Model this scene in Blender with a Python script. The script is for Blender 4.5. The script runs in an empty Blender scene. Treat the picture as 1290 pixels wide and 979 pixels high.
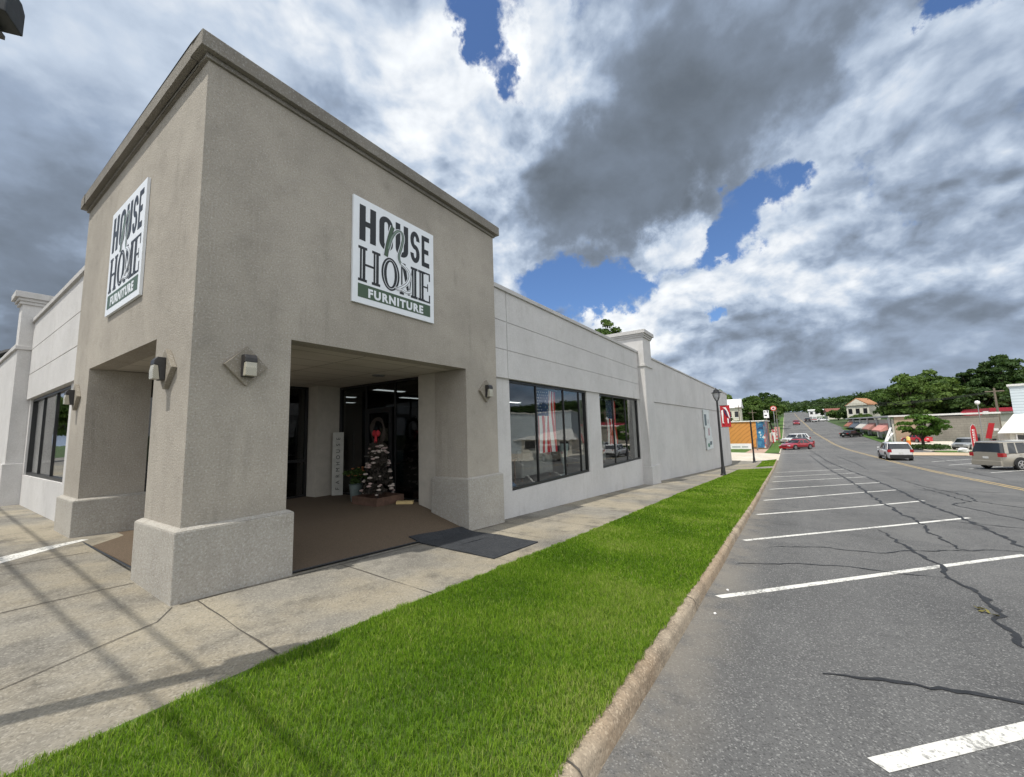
import bpy, bmesh, math, random
import numpy as np
from mathutils import Vector, Matrix, noise as mnoise
random.seed(7); RNG = np.random.default_rng(7)
SC = bpy.context.scene; COL = SC.collection; R = math.radians; PI = math.pi

# ------------------------------------------------------------------ camera
CAMP = Vector((-1.6368, -5.2427, 1.6)); YAW, PITCH, ROLL, FPX = .5903, .1150, -.0314, 509.8
_f = Vector((math.cos(PITCH)*math.cos(YAW), math.cos(PITCH)*math.sin(YAW), math.sin(PITCH)))
_r = Vector((math.sin(YAW), -math.cos(YAW), 0)); _u = _r.cross(_f)
CF = _f; CR = _r*math.cos(ROLL) + _u*math.sin(ROLL); CU = -_r*math.sin(ROLL) + _u*math.cos(ROLL)
cd = bpy.data.cameras.new('camera'); cam = bpy.data.objects.new('camera', cd); COL.objects.link(cam)
cd.sensor_width = 36; cd.lens = FPX/1290*36; cd.shift_y = -5.5/1290; cd.clip_start = .05; cd.clip_end = 6000
cam.matrix_world = Matrix(((CR.x, CU.x, -CF.x, CAMP.x), (CR.y, CU.y, -CF.y, CAMP.y), (CR.z, CU.z, -CF.z, CAMP.z), (0, 0, 0, 1)))
SC.camera = cam
def dirpx(x, y): return (CF + CR*((x-645)/FPX) - CU*((y-484)/FPX)).normalized()

SC.view_settings.view_transform = 'Standard'; SC.view_settings.look = 'None'
SC.view_settings.exposure = 0.0; SC.view_settings.gamma = 1
SC.render.engine = 'CYCLES'; SC.cycles.use_denoising = True; SC.cycles.max_bounces = 7
SC.cycles.diffuse_bounces = 3; SC.cycles.glossy_bounces = 4; SC.cycles.transparent_max_bounces = 12
SC.cycles.use_adaptive_sampling = True; SC.cycles.adaptive_threshold = .02; SC.cycles.sample_clamp_indirect = 6

# ------------------------------------------------------------------ sun and sky
SUN_DIR = Vector((-.46, .06, 1)).normalized()
EL = math.asin(SUN_DIR.z)
sd = bpy.data.lights.new('sun', 'SUN'); sd.energy = 4.0; sd.angle = R(.55); sd.color = (1, .95, .86)
so = bpy.data.objects.new('sun', sd); COL.objects.link(so); so.rotation_euler = SUN_DIR.to_track_quat('Z', 'Y').to_euler()
so.location = (-20, 3, 40)

class NT:
    """tiny node helper"""
    def __init__(s, tree): s.t = tree; s.n = tree.nodes; s.l = tree.links
    def new(s, typ, ins=None, **kw):
        n = s.n.new(typ)
        for k, v in kw.items(): setattr(n, k, v)
        for k, v in (ins or {}).items(): s.put(n.inputs[k], v)
        return n
    def put(s, inp, v):
        if isinstance(v, bpy.types.NodeSocket): s.l.new(v, inp)
        elif isinstance(v, bpy.types.Node): s.l.new(v.outputs[0], inp)
        else: inp.default_value = v
    def m(s, op, a, b=0.0, c=0.0, clamp=False):
        n = s.new('ShaderNodeMath', operation=op, use_clamp=clamp)
        s.put(n.inputs[0], a); s.put(n.inputs[1], b)
        if op in ('MULTIPLY_ADD', 'SMOOTH_MIN', 'SMOOTH_MAX'): s.put(n.inputs[2], c)
        return n.outputs[0]
    def v(s, op, a, b=(0, 0, 0), sc=None):
        n = s.new('ShaderNodeVectorMath', operation=op)
        s.put(n.inputs[0], a)
        if op not in ('LENGTH', 'NORMALIZE') : s.put(n.inputs[1], b) if op != 'SCALE' else None
        if sc is not None: s.put(n.inputs['Scale'], sc)
        return n.outputs['Value'] if op in ('LENGTH', 'DOT_PRODUCT', 'DISTANCE') else n.outputs[0]
    def ss(s, x, a, b, o0=0.0, o1=1.0):
        n = s.new('ShaderNodeMapRange', interpolation_type='SMOOTHSTEP')
        for k, v in zip(('Value', 'From Min', 'From Max', 'To Min', 'To Max'), (x, a, b, o0, o1)): s.put(n.inputs[k], v)
        return n.outputs[0]
    def mix(s, f, a, b, blend='MIX'):
        n = s.new('ShaderNodeMix', data_type='RGBA', blend_type=blend)
        s.put(n.inputs[0], f); s.put(n.inputs[6], a); s.put(n.inputs[7], b)
        return n.outputs[2]
    def noise(s, vec, scale, detail=4, rough=.5, **kw):
        n = s.new('ShaderNodeTexNoise', {'Vector': vec, 'Scale': scale, 'Detail': detail, 'Roughness': rough}, **kw)
        return n.outputs[0]
def c4(c): return (c[0], c[1], c[2], 1)

W = bpy.data.worlds.new('World'); SC.world = W; W.use_nodes = True
def build_world():
    q = NT(W.node_tree); q.n.clear()
    out = q.new('ShaderNodeOutputWorld')
    sky = q.new('ShaderNodeTexSky', sky_type='NISHITA'); sky.sun_disc = False
    sky.sun_elevation = EL; sky.sun_rotation = math.atan2(SUN_DIR.x, SUN_DIR.y); sky.air_density = 1.0; sky.dust_density = .6; sky.ozone_density = 4
    tc = q.new('ShaderNodeTexCoord'); d = tc.outputs['Generated']
    sx = q.new('ShaderNodeSeparateXYZ', {0: d})
    z = q.m('MAXIMUM', sx.outputs[2], 0.0)
    inv = q.m('DIVIDE', 1.0, q.m('ADD', z, .42))
    P = q.v('SCALE', q.v('MULTIPLY', d, (1.45, 1.45, 1.8)), sc=q.m('DIVIDE', 1.0, q.m('ADD', z, .62)))
    P = q.v('ADD', P, (3.1, 1.7, 0))
    # warp the lookup so that edges billow
    wn = q.new('ShaderNodeTexNoise', {'Vector': P, 'Scale': 1.6, 'Detail': 4.0, 'Roughness': .5})
    wv = q.v('SUBTRACT', wn.outputs['Color'], (.5, .5, .5))
    dw = q.v('ADD', d, q.v('SCALE', wv, sc=.26))
    wn2 = q.new('ShaderNodeTexNoise', {'Vector': d, 'Scale': 8.0, 'Detail': 7.0, 'Roughness': .62})
    dw = q.v('ADD', dw, q.v('SCALE', q.v('SUBTRACT', wn2.outputs['Color'], (.5, .5, .5)), sc=.22))
    dw = q.v('NORMALIZE', dw)
    Pw = q.v('ADD', P, q.v('SCALE', wv, sc=.22))
    def fb(v): return q.new('ShaderNodeTexNoise', {'Vector': v, 'Scale': 2.6, 'Detail': 9.0, 'Roughness': .54, 'Lacunarity': 2.1}).outputs[0]
    def bil(v, sc):   # puffy cauliflower relief
        vo = q.new('ShaderNodeTexVoronoi', {'Vector': v, 'Scale': sc, 'Detail': 4.0, 'Roughness': .5, 'Smoothness': .7}, feature='SMOOTH_F1')
        return q.m('SUBTRACT', .62, vo.outputs['Distance'])
    n1 = fb(Pw)
    L = q.v('SCALE', (1, 0, 0), sc=1.0)
    off = (-.06, .0, .085)
    n2 = fb(q.v('ADD', Pw, off))
    b1 = bil(Pw, 5.5); b2 = bil(q.v('ADD', Pw, (-.03, .0, .045)), 5.5)
    # broad layout of cover (x) and brightness (y) by direction: px, py, radius, cover, brightness
    B = [   # (px, py, radius, cover, brightness, relief)
     (608, 50, 62, -1.5, 0), (572, 8, 55, -1.2, 0), (640, 96, 34, -1.0, 0), (560, 60, 30, -.5, 0),
     (930, 250, 56, -1.5, 0), (985, 215, 36, -1.2, 0), (880, 283, 48, -1.3, 0), (915, 305, 40, -.8, 0),
     (775, 342, 50, -1.4, 0), (715, 365, 60, -1.5, 0), (825, 318, 34, -1.1, 0), (660, 372, 44, -.9, 0), (740, 385, 30, -.6, 0),
     (1215, 8, 66, -1.25, -.05), (1165, 30, 40, -.8, 0), (885, 396, 24, -1.5, 0), (1010, 235, 22, -.7, 0), (1130, 240, 30, -.5, 0), (1100, 215, 20, -.4, 0),
     # the dark mass
     (930, 95, 190, .9, -.09, -.4), (800, 190, 150, .9, -.11, -.4), (740, 265, 110, .8, -.13, -.4), (700, 290, 70, .5, -.08, -.2),
     (1060, 90, 110, .5, -.07, -.2), (850, 40, 110, .4, -.03, -.2), (880, 180, 120, .4, -.10, -.2), (680, 220, 80, .4, -.03),
     # bright cumulus
     (470, 60, 110, .5, .10), (560, 150, 110, .6, .24), (520, 230, 90, .5, .14), (640, 40, 30, .3, .2), (680, 60, 80, .6, .20),
     (620, 300, 70, .4, .08), (850, 268, 42, 1.2, .34), (812, 300, 32, 1.0, .25), (780, 410, 60, .9, .26), (870, 345, 60, .9, .24), (960, 320, 75, .8, .18),
     (1000, 392, 80, .5, .22), (800, 455, 90, .5, .14), (1100, 60, 60, .4, .18), (1150, 150, 80, .4, .08), (920, 425, 55, .4, -.03),
     (1050, 300, 90, .5, .08), (1020, 180, 60, .3, .10), (1240, 300, 90, .4, .10), (735, 110, 60, .4, .16), (1110, 290, 60, .3, .08),
     # greys
     (100, 60, 260, .9, .05, -.55), (330, 150, 140, .5, .05, -.25), (40, 300, 170, .8, -.08, -.4), (0, 380, 120, .6, -.12, -.3), (200, 60, 110, .5, .03, -.2), (80, 200, 130, .4, -.03, -.2),
     (1200, 405, 110, .7, -.05, -.3), (1100, 445, 110, .7, -.03, -.3), (940, 462, 90, .8, -.05, -.3), (1240, 230, 90, .6, -.03), (1150, 330, 80, .4, -.05),
     (1000, 472, 60, .7, -.08), (1030, 492, 50, .5, .08), (930, 490, 40, .5, .10), (1270, 460, 90, .6, .03),
     (1000, 0, 90, .3, .03), (150, 20, 160, .3, .06), (120, 330, 90, .2, -.03), (600, 480, 200, .4, .05), (960, 500, 120, .3, .05), (1200, 480, 120, .3, .03), (1270, 120, 120, .4, .05, -.2)]
    acc = None
    for b in B:
        x, y, r, cv, br = b[:5]; rf = b[5] if len(b) > 5 else 0
        c = dirpx(x, y); c2 = dirpx(x+r*.7, y); c3 = dirpx(x, y+r*.7)
        ang = ((c-c2).length*(c-c3).length)**.5/.7
        dist = q.v('DISTANCE', dw, tuple(c))
        w = q.ss(dist, ang*1.25, ang*.25)
        t = q.v('SCALE', (cv, br, rf), sc=w)
        acc = t if acc is None else q.v('ADD', acc, t)
    sp = q.new('ShaderNodeSeparateXYZ', {0: acc})
    cv, br = sp.outputs[0], sp.outputs[1]; rf = q.m('MAXIMUM', q.m('ADD', sp.outputs[2], 1.0), .32)
    dn = q.m('SUBTRACT', n1, .5)
    fine = q.m('SUBTRACT', q.noise(q.v('ADD', d, q.v('SCALE', wv, sc=.12)), 17.0, 6.0, .6), .5)
    cov = q.m('ADD', q.m('ADD', cv, .62), q.m('MULTIPLY', dn, 2.2))
    cov = q.m('ADD', cov, q.m('MULTIPLY', b1, .45))
    cov = q.m('ADD', cov, q.m('MULTIPLY', fine, 1.5))
    cov = q.m('ADD', cov, q.ss(z, .10, .0, 0.0, 1.2))
    alpha = q.ss(cov, -.35, .55)
    thick = q.ss(cov, .25, 1.9)
    far = q.ss(z, .0, .22, .45, 1.0)
    rel = q.m('MULTIPLY', q.m('SUBTRACT', n1, n2), 1.15)
    relb = q.m('MULTIPLY', q.m('SUBTRACT', b1, b2), .45)
    tx = q.m('ADD', q.m('ADD', rel, relb), q.m('ADD', q.m('MULTIPLY', dn, .30), q.m('MULTIPLY', fine, .16)))
    tx = q.m('MULTIPLY', tx, q.m('MULTIPLY', rf, far))
    lum = q.m('ADD', .595, q.m('ADD', br, tx))
    lum = q.m('SUBTRACT', lum, q.m('MULTIPLY', thick, .085))
    # unseen cloud behind and above the camera, brightness added to fill the shaded walls
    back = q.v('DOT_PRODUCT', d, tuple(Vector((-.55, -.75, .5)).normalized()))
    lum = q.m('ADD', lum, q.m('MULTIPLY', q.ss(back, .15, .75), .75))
    ramp = q.new('ShaderNodeValToRGB'); cr = ramp.color_ramp
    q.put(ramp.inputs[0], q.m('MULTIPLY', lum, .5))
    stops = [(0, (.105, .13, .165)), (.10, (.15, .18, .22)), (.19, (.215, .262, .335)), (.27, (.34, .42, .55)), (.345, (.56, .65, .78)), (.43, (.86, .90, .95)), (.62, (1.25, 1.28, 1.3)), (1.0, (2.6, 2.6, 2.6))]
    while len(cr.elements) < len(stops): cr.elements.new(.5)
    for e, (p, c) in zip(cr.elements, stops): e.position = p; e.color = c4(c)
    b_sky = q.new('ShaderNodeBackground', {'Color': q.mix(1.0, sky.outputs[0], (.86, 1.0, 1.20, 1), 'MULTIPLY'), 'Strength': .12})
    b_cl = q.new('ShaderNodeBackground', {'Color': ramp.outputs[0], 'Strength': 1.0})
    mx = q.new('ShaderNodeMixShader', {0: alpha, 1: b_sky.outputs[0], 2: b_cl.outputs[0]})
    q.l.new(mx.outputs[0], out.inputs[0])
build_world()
W.cycles.sampling_method = 'MANUAL'; W.cycles.sample_map_resolution = 512

# ------------------------------------------------------------------ ground heights
RX = [-60,-10,0,4,8,11.6,15.3,19,24,34,44,56,70,80,95,120,150,200,334,428,520,700,2000]
RZ = [.1,-.15,-.25,-.52,-.71,-.9,-1.08,-1.2,-1.42,-1.83,-2.12,-2.33,-2.62,-2.75,-2.7,-2.1,-1.3,.6,5.0,9.5,12,12,12]
WX = [-60,-10,-1,0,5,14.7,16.7,30,44,55,62,2000]
WZ = [.3,.1,.02,0,-.3,-.78,-.9,-1.65,-2.34,-2.35,0,0]
def sm(x, X, Z):
    xs = x+np.linspace(-1, 1, 9)*min(5, .6+abs(x)*.06); return float(np.mean(np.interp(xs, X, Z)))
_rc = {}; _wc = {}
def rd(x):
    k = round(x, 3)
    if k not in _rc: _rc[k] = sm(x, RX, RZ)
    return _rc[k]
def wl(x):
    k = round(x, 3)
    if k in _wc: return _wc[k]
    if x > 55: w = rd(x)+.15
    else:
        w = sm(x, WX, WZ)
        if x > 45: t = (x-45)/10; w = w*(1-t)+(rd(x)+.15)*t
    _wc[k] = w; return w
def gz(x, y):
    if y > -2: return wl(x)+.03*min(max(y, 0), 4)-.01*min(2, max(0, -y))
    if y > -4.2:
        t = (-2-y)/2.2; return (wl(x)-.02)*(1-t)+(rd(x)+.13)*t
    if y > -20: return rd(x)
    return rd(x)+.02

# ------------------------------------------------------------------ materials
MATS = {}
def mat(name):
    m = bpy.data.materials.new(name); m.use_nodes = True
    q = NT(m.node_tree); q.n.clear(); out = q.new('ShaderNodeOutputMaterial'); MATS[name] = m
    return m, q, out
def pbr(name, col, rough=.8, metal=0, var=.12, vs=6.0, bump=0.0, bs=60.0, bd=.01, spec=.4, dirt=None, ds=1.2, coat=0, sheen=0):
    """principled material with noise variation, optional stains and bump"""
    m, q, out = mat(name)
    tc = q.new('ShaderNodeTexCoord'); o = tc.outputs['Object']
    n = q.noise(o, vs, 6, .6)
    lo = tuple(v*(1-var) for v in col); hi = tuple(min(1, v*(1+var)) for v in col)
    c = q.mix(q.ss(n, .3, .7), c4(lo), c4(hi))
    if dirt:
        d = q.noise(o, ds, 8, .65); c = q.mix(q.m('MULTIPLY', q.ss(d, .45, .75), dirt[3]), c, c4(dirt))
    p = q.new('ShaderNodeBsdfPrincipled', {'Base Color': c, 'Roughness': rough, 'Metallic': metal, 'Specular IOR Level': spec, 'Coat Weight': coat, 'Coat Roughness': .08})
    if bump:
        b = q.new('ShaderNodeBump', {'Height': q.noise(o, bs, 5, .6), 'Strength': bump, 'Distance': bd}); q.l.new(b.outputs[0], p.inputs['Normal'])
    q.l.new(p.outputs[0], out.inputs[0]); return m
def stucco(name, col, stain, amount=.5, bs=55, bstr=.75, patch=.10, spx=(.20, .17, .13)):
    """sprayed stucco: fine pebbly bump, speckle, cloudy patches and rain streaks"""
    m, q, out = mat(name)
    o = q.new('ShaderNodeTexCoord').outputs['Object']
    big = q.noise(o, .55, 5, .6); mid = q.noise(o, 3.2, 5, .65)
    sp = q.noise(o, 48, 4, .75)
    c = q.mix(q.ss(big, .32, .68), c4(tuple(v*(1-patch) for v in col)), c4(tuple(min(1, v*(1+patch)) for v in col)))
    c = q.mix(q.m('MULTIPLY', q.ss(mid, .45, .78), .25), c, c4(stain))
    st = q.noise(q.v('MULTIPLY', o, (5.5, 5.5, .42)), 1.0, 6, .62)
    st2 = q.noise(o, .8, 4, .55)
    f = q.m('MULTIPLY', q.m('MULTIPLY', q.ss(st, .50, .78), q.ss(st2, .40, .68)), amount)
    c = q.mix(f, c, c4(stain))
    c = q.mix(q.m('MULTIPLY', q.ss(sp, .50, .66), .42), c, c4(spx))
    c = q.mix(q.m('MULTIPLY', q.ss(sp, .46, .32), .20), c, (1, 1, 1, 1))
    p = q.new('ShaderNodeBsdfPrincipled', {'Base Color': c, 'Roughness': .93, 'Specular IOR Level': .2})
    h = q.m('ADD', q.m('MULTIPLY', q.noise(o, bs, 5, .65), 1.0), q.m('MULTIPLY', mid, .8))
    b = q.new('ShaderNodeBump', {'Height': h, 'Strength': bstr, 'Distance': .012}); q.l.new(b.outputs[0], p.inputs['Normal'])
    q.l.new(p.outputs[0], out.inputs[0]); return m
def emis(name, col, st):
    m, q, out = mat(name); e = q.new('ShaderNodeEmission', {'Color': c4(col), 'Strength': st}); q.l.new(e.outputs[0], out.inputs[0]); return m
def glass(name, tint=(.42, .46, .44), ior=1.75, refl=(1, 1, 1)):
    m, q, out = mat(name)
    ge = q.new('ShaderNodeNewGeometry'); dt = q.m('ABSOLUTE', q.v('DOT_PRODUCT', ge.outputs['Normal'], ge.outputs['Incoming']))
    f0 = ((ior-1)/(ior+1))**2
    fr = q.m('ADD', f0, q.m('MULTIPLY', 1-f0, q.m('POWER', q.m('SUBTRACT', 1.0, dt), 5.0)))
    o = q.new('ShaderNodeTexCoord').outputs['Object']
    bp = q.new('ShaderNodeBump', {'Height': q.noise(o, 1.1, 2, .4), 'Strength': .25, 'Distance': .012})
    g = q.new('ShaderNodeBsdfGlossy', {'Color': c4(refl), 'Roughness': .01}); q.l.new(bp.outputs[0], g.inputs['Normal'])
    t = q.new('ShaderNodeBsdfTransparent', {'Color': c4(tint)})
    mx = q.new('ShaderNodeMixShader', {0: fr, 1: t.outputs[0], 2: g.outputs[0]})
    q.l.new(mx.outputs[0], out.inputs[0]); return m

# ------------------------------------------------------------------ mesh building
class MB:
    def __init__(s): s.v = []; s.f = []; s.mi = []; s.cur = 0
    def face(s, pts):
        n = len(s.v); s.v += [tuple(p) for p in pts]; s.f.append(tuple(range(n, n+len(pts)))); s.mi.append(s.cur)
    def box(s, x0, y0, z0, x1, y1, z1, top=None):
        """axis box; top=(dx,dy) shrinks the top face"""
        tx, ty = top or (0, 0); n = len(s.v)
        s.v += [(x0,y0,z0),(x1,y0,z0),(x1,y1,z0),(x0,y1,z0),(x0+tx,y0+ty,z1),(x1-tx,y0+ty,z1),(x1-tx,y1-ty,z1),(x0+tx,y1-ty,z1)]
        s.f += [tuple(n+i for i in q) for q in ((0,3,2,1),(4,5,6,7),(0,1,5,4),(1,2,6,5),(2,3,7,6),(3,0,4,7))]; s.mi += [s.cur]*6
        return s
    def obox(s, c, ax, ay, az):
        """oriented box: centre and three half-axis vectors"""
        c, ax, ay, az = map(Vector, (c, ax, ay, az)); n = len(s.v)
        for dz in (-1, 1):
            for dx, dy in ((-1,-1),(1,-1),(1,1),(-1,1)): s.v.append(tuple(c+ax*dx+ay*dy+az*dz))
        s.f += [tuple(n+i for i in q) for q in ((0,3,2,1),(4,5,6,7),(0,1,5,4),(1,2,6,5),(2,3,7,6),(3,0,4,7))]; s.mi += [s.cur]*6
        return s
    def tube(s, pts, r, n=8, cap=True):
        pts = [Vector(p) for p in pts]; rs = r if isinstance(r, (list, tuple)) else [r]*len(pts); base = len(s.v)
        for i, p in enumerate(pts):
            t = (pts[min(i+1, len(pts)-1)]-pts[max(i-1, 0)]).normalized()
            a = t.orthogonal().normalized() if i == 0 else (a-t*a.dot(t)).normalized()
            b = t.cross(a)
            for k in range(n):
                w = 2*PI*k/n; s.v.append(tuple(p+(a*math.cos(w)+b*math.sin(w))*rs[i]))
        for i in range(len(pts)-1):
            for k in range(n):
                a0 = base+i*n+k; b0 = base+i*n+(k+1) % n; s.f.append((a0, b0, b0+n, a0+n)); s.mi.append(s.cur)
        if cap:
            s.f.append(tuple(base+k for k in range(n))[::-1]); s.f.append(tuple(base+(len(pts)-1)*n+k for k in range(n))); s.mi += [s.cur]*2
        return s
    def lathe(s, c, prof, n=16, axis=None):
        """profile of (radius, height) about a vertical axis at c"""
        c = Vector(c); base = len(s.v)
        for (r, h) in prof:
            for k in range(n):
                w = 2*PI*k/n; s.v.append(tuple(c+Vector((r*math.cos(w), r*math.sin(w), h))))
        for i in range(len(prof)-1):
            for k in range(n):
                a0 = base+i*n+k; b0 = base+i*n+(k+1) % n; s.f.append((a0, b0, b0+n, a0+n)); s.mi.append(s.cur)
        s.f.append(tuple(base+k for k in range(n))[::-1]); s.f.append(tuple(base+(len(prof)-1)*n+k for k in range(n))); s.mi += [s.cur]*2
        return s
    def prism(s, poly, d0, d1, o=(0,0,0), ex=(1,0,0), ey=(0,0,1), ez=(0,1,0)):
        """polygon (2D list) in the ex/ey plane extruded along ez from d0 to d1"""
        o, ex, ey, ez = map(Vector, (o, ex, ey, ez)); n = len(s.v); k = len(poly)
        for d in (d0, d1):
            for (a, b) in poly: s.v.append(tuple(o+ex*a+ey*b+ez*d))
        s.f.append(tuple(range(n, n+k))); s.f.append(tuple(range(n+2*k-1, n+k-1, -1))); s.mi += [s.cur]*2
        for i in range(k):
            j = (i+1) % k; s.f.append((n+i, n+k+i, n+k+j, n+j)); s.mi.append(s.cur)
        return s
    def build(s, name, m, parent=None, smooth=False, bevel=0, label=None, kind=None):
        me = bpy.data.meshes.new(name); me.from_pydata(s.v, [], s.f); me.validate()
        for mm in (m if isinstance(m, (list, tuple)) else [m]): me.materials.append(mm)
        if len(me.materials) > 1 and len(me.polygons) == len(s.mi): me.polygons.foreach_set('material_index', s.mi)
        bm = bmesh.new(); bm.from_mesh(me); bmesh.ops.remove_doubles(bm, verts=bm.verts, dist=1e-5)
        bmesh.ops.recalc_face_normals(bm, faces=bm.faces)
        if bevel:
            es = [e for e in bm.edges if len(e.link_faces) == 2 and e.calc_face_angle(0) > .6]
            bmesh.ops.bevel(bm, geom=es, offset=bevel, segments=2, profile=.6, affect='EDGES', clamp_overlap=True)
        bm.to_mesh(me); bm.free()
        if smooth: me.polygons.foreach_set('use_smooth', [True]*len(me.polygons)); me.set_sharp_from_angle(angle=R(38))
        o = bpy.data.objects.new(name, me); COL.objects.link(o)
        if parent: o.parent = parent
        if label: o['label'] = label
        if kind: o['kind'] = kind
        return o
def empty(name, loc=(0,0,0), rz=0):
    o = bpy.data.objects.new(name, None); COL.objects.link(o); o.location = loc; o.rotation_euler = (0, 0, rz); o.empty_display_size = .3; return o
def tag(o, label=None, cat=None, group=None, kind=None):
    if label: o['label'] = label
    if cat: o['category'] = cat
    if group: o['group'] = group
    if kind: o['kind'] = kind
    return o
def kids(o): return [c for c in bpy.data.objects if c.parent is o]
def copy_tree(o, parent=None):
    c = o.copy(); COL.objects.link(c)
    if parent: c.parent = parent
    for ch in kids(o): copy_tree(ch, c)
    return c
def sheet(name, xs, ys, zf, m, kind='structure', parent=None):
    """a strip or grid: ys may be numbers or functions of x"""
    v = []; f = []; n = len(ys)
    for x in xs:
        for y in ys:
            yy = y(x) if callable(y) else y; v.append((x, yy, zf(x, yy)))
    for i in range(len(xs)-1):
        for j in range(n-1): f.append((i*n+j, (i+1)*n+j, (i+1)*n+j+1, i*n+j+1))
    me = bpy.data.meshes.new(name); me.from_pydata(v, [], f); me.materials.append(m)
    me.polygons.foreach_set('use_smooth', [True]*len(f))
    o = bpy.data.objects.new(name, me); COL.objects.link(o)
    if me.polygons[0].normal.z < 0: me.flip_normals()
    if parent: o.parent = parent
    if kind: o['kind'] = kind
    return o
_font = None
def text_mesh(body, size, name, m, M, parent=None, sx=1.0, offset=0.0, extrude=.002, align='CENTER', spacing=1.0):
    """writing as a real mesh; M places its local x right, y up"""
    cu = bpy.data.curves.new('t', 'FONT'); cu.body = body; cu.size = size; cu.extrude = extrude; cu.offset = offset
    cu.align_x = align; cu.align_y = 'BOTTOM_BASELINE'; cu.space_character = spacing; cu.resolution_u = 4
    t = bpy.data.objects.new('t', cu); COL.objects.link(t); dg = bpy.context.evaluated_depsgraph_get()
    me = bpy.data.meshes.new_from_object(t.evaluated_get(dg)); bpy.data.objects.remove(t)
    me.transform(M @ Matrix.Diagonal((sx, 1, 1, 1))); me.materials.clear(); me.materials.append(m); me.name = name
    o = bpy.data.objects.new(name, me); COL.objects.link(o)
    if parent: o.parent = parent
    return o
def frame_mat(o, x, z):
    """matrix with local x along x, y along z at origin o"""
    x = Vector(x).normalized(); y = Vector(z).normalized(); n = x.cross(y)
    return Matrix(((x.x, y.x, n.x, o[0]), (x.y, y.y, n.y, o[1]), (x.z, y.z, n.z, o[2]), (0, 0, 0, 1)))

# ------------------------------------------------------------------ setting materials
M_TOWER = stucco('tower_stucco', (.362, .332, .287), (.15, .14, .12), .42, patch=.12)
M_BASE = stucco('base_stucco', (.375, .355, .318), (.20, .185, .16), .4, patch=.09)
M_WHITE = stucco('white_stucco', (.53, .52, .51), (.36, .345, .32), .55, bs=42, patch=.06, spx=(.40, .39, .38))
M_TRIM = stucco('trim_stucco', (.48, .47, .46), (.25, .24, .22), .55, patch=.06, spx=(.36, .35, .33))
M_CORN = stucco('cornice_stucco', (.215, .20, .175), (.10, .09, .08), .8, patch=.12)

def asphalt():
    m, q, out = mat('asphalt'); o = q.new('ShaderNodeTexCoord').outputs['Object']
    vo = q.new('ShaderNodeTexVoronoi', {'Vector': o, 'Scale': 100.0, 'Randomness': 1.0}, feature='F1')
    sx = q.new('ShaderNodeSeparateXYZ', {0: vo.outputs['Color']})
    big = q.noise(o, .16, 5, .6); mid = q.noise(o, 1.3, 6, .65); fine = q.noise(o, 140, 3, .7)
    lane = q.noise(q.v('MULTIPLY', o, (.05, .9, 1)), 1.0, 3, .5)
    c = q.mix(q.ss(big, .3, .7), (.085, .086, .087, 1), (.145, .144, .142, 1))
    c = q.mix(q.m('MULTIPLY', q.ss(mid, .42, .74), .45), c, (.055, .056, .059, 1))
    c = q.mix(q.m('MULTIPLY', q.ss(lane, .42, .66), .34), c, (.17, .17, .168, 1))
    c = q.mix(q.m('MULTIPLY', q.ss(sx.outputs[0], .80, .97), .7), c, (.31, .31, .30, 1))
    c = q.mix(q.m('MULTIPLY', q.ss(sx.outputs[1], .35, .0), .55), c, (.035, .035, .037, 1))
    c = q.mix(q.m('MULTIPLY', q.ss(q.noise(q.v('ADD', o, (4, 9, 0)), .9, 7, .7), .56, .72), .45), c, (.055, .056, .058, 1))
    c = q.mix(q.m('MULTIPLY', q.ss(q.noise(q.v('ADD', o, (14, 2, 0)), .45, 5, .6), .52, .7), .35), c, (.19, .188, .18, 1))
    # pale grit gathered in the gutter
    sp = q.new('ShaderNodeSeparateXYZ', {0: o})
    gut = q.m('MULTIPLY', q.ss(sp.outputs[1], -4.85, -4.22), q.ss(q.noise(o, 2.2, 6, .65), .28, .6))
    c = q.mix(q.m('MULTIPLY', gut, .55), c, (.25, .225, .185, 1))
    p = q.new('ShaderNodeBsdfPrincipled', {'Base Color': c, 'Roughness': .88, 'Specular IOR Level': .35})
    h = q.m('ADD', q.m('MULTIPLY', vo.outputs['Distance'], 1.2), fine)
    b = q.new('ShaderNodeBump', {'Height': h, 'Strength': .7, 'Distance': .008}); q.l.new(b.outputs[0], p.inputs['Normal'])
    q.l.new(p.outputs[0], out.inputs[0]); return m
M_ASPH = asphalt()
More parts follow.
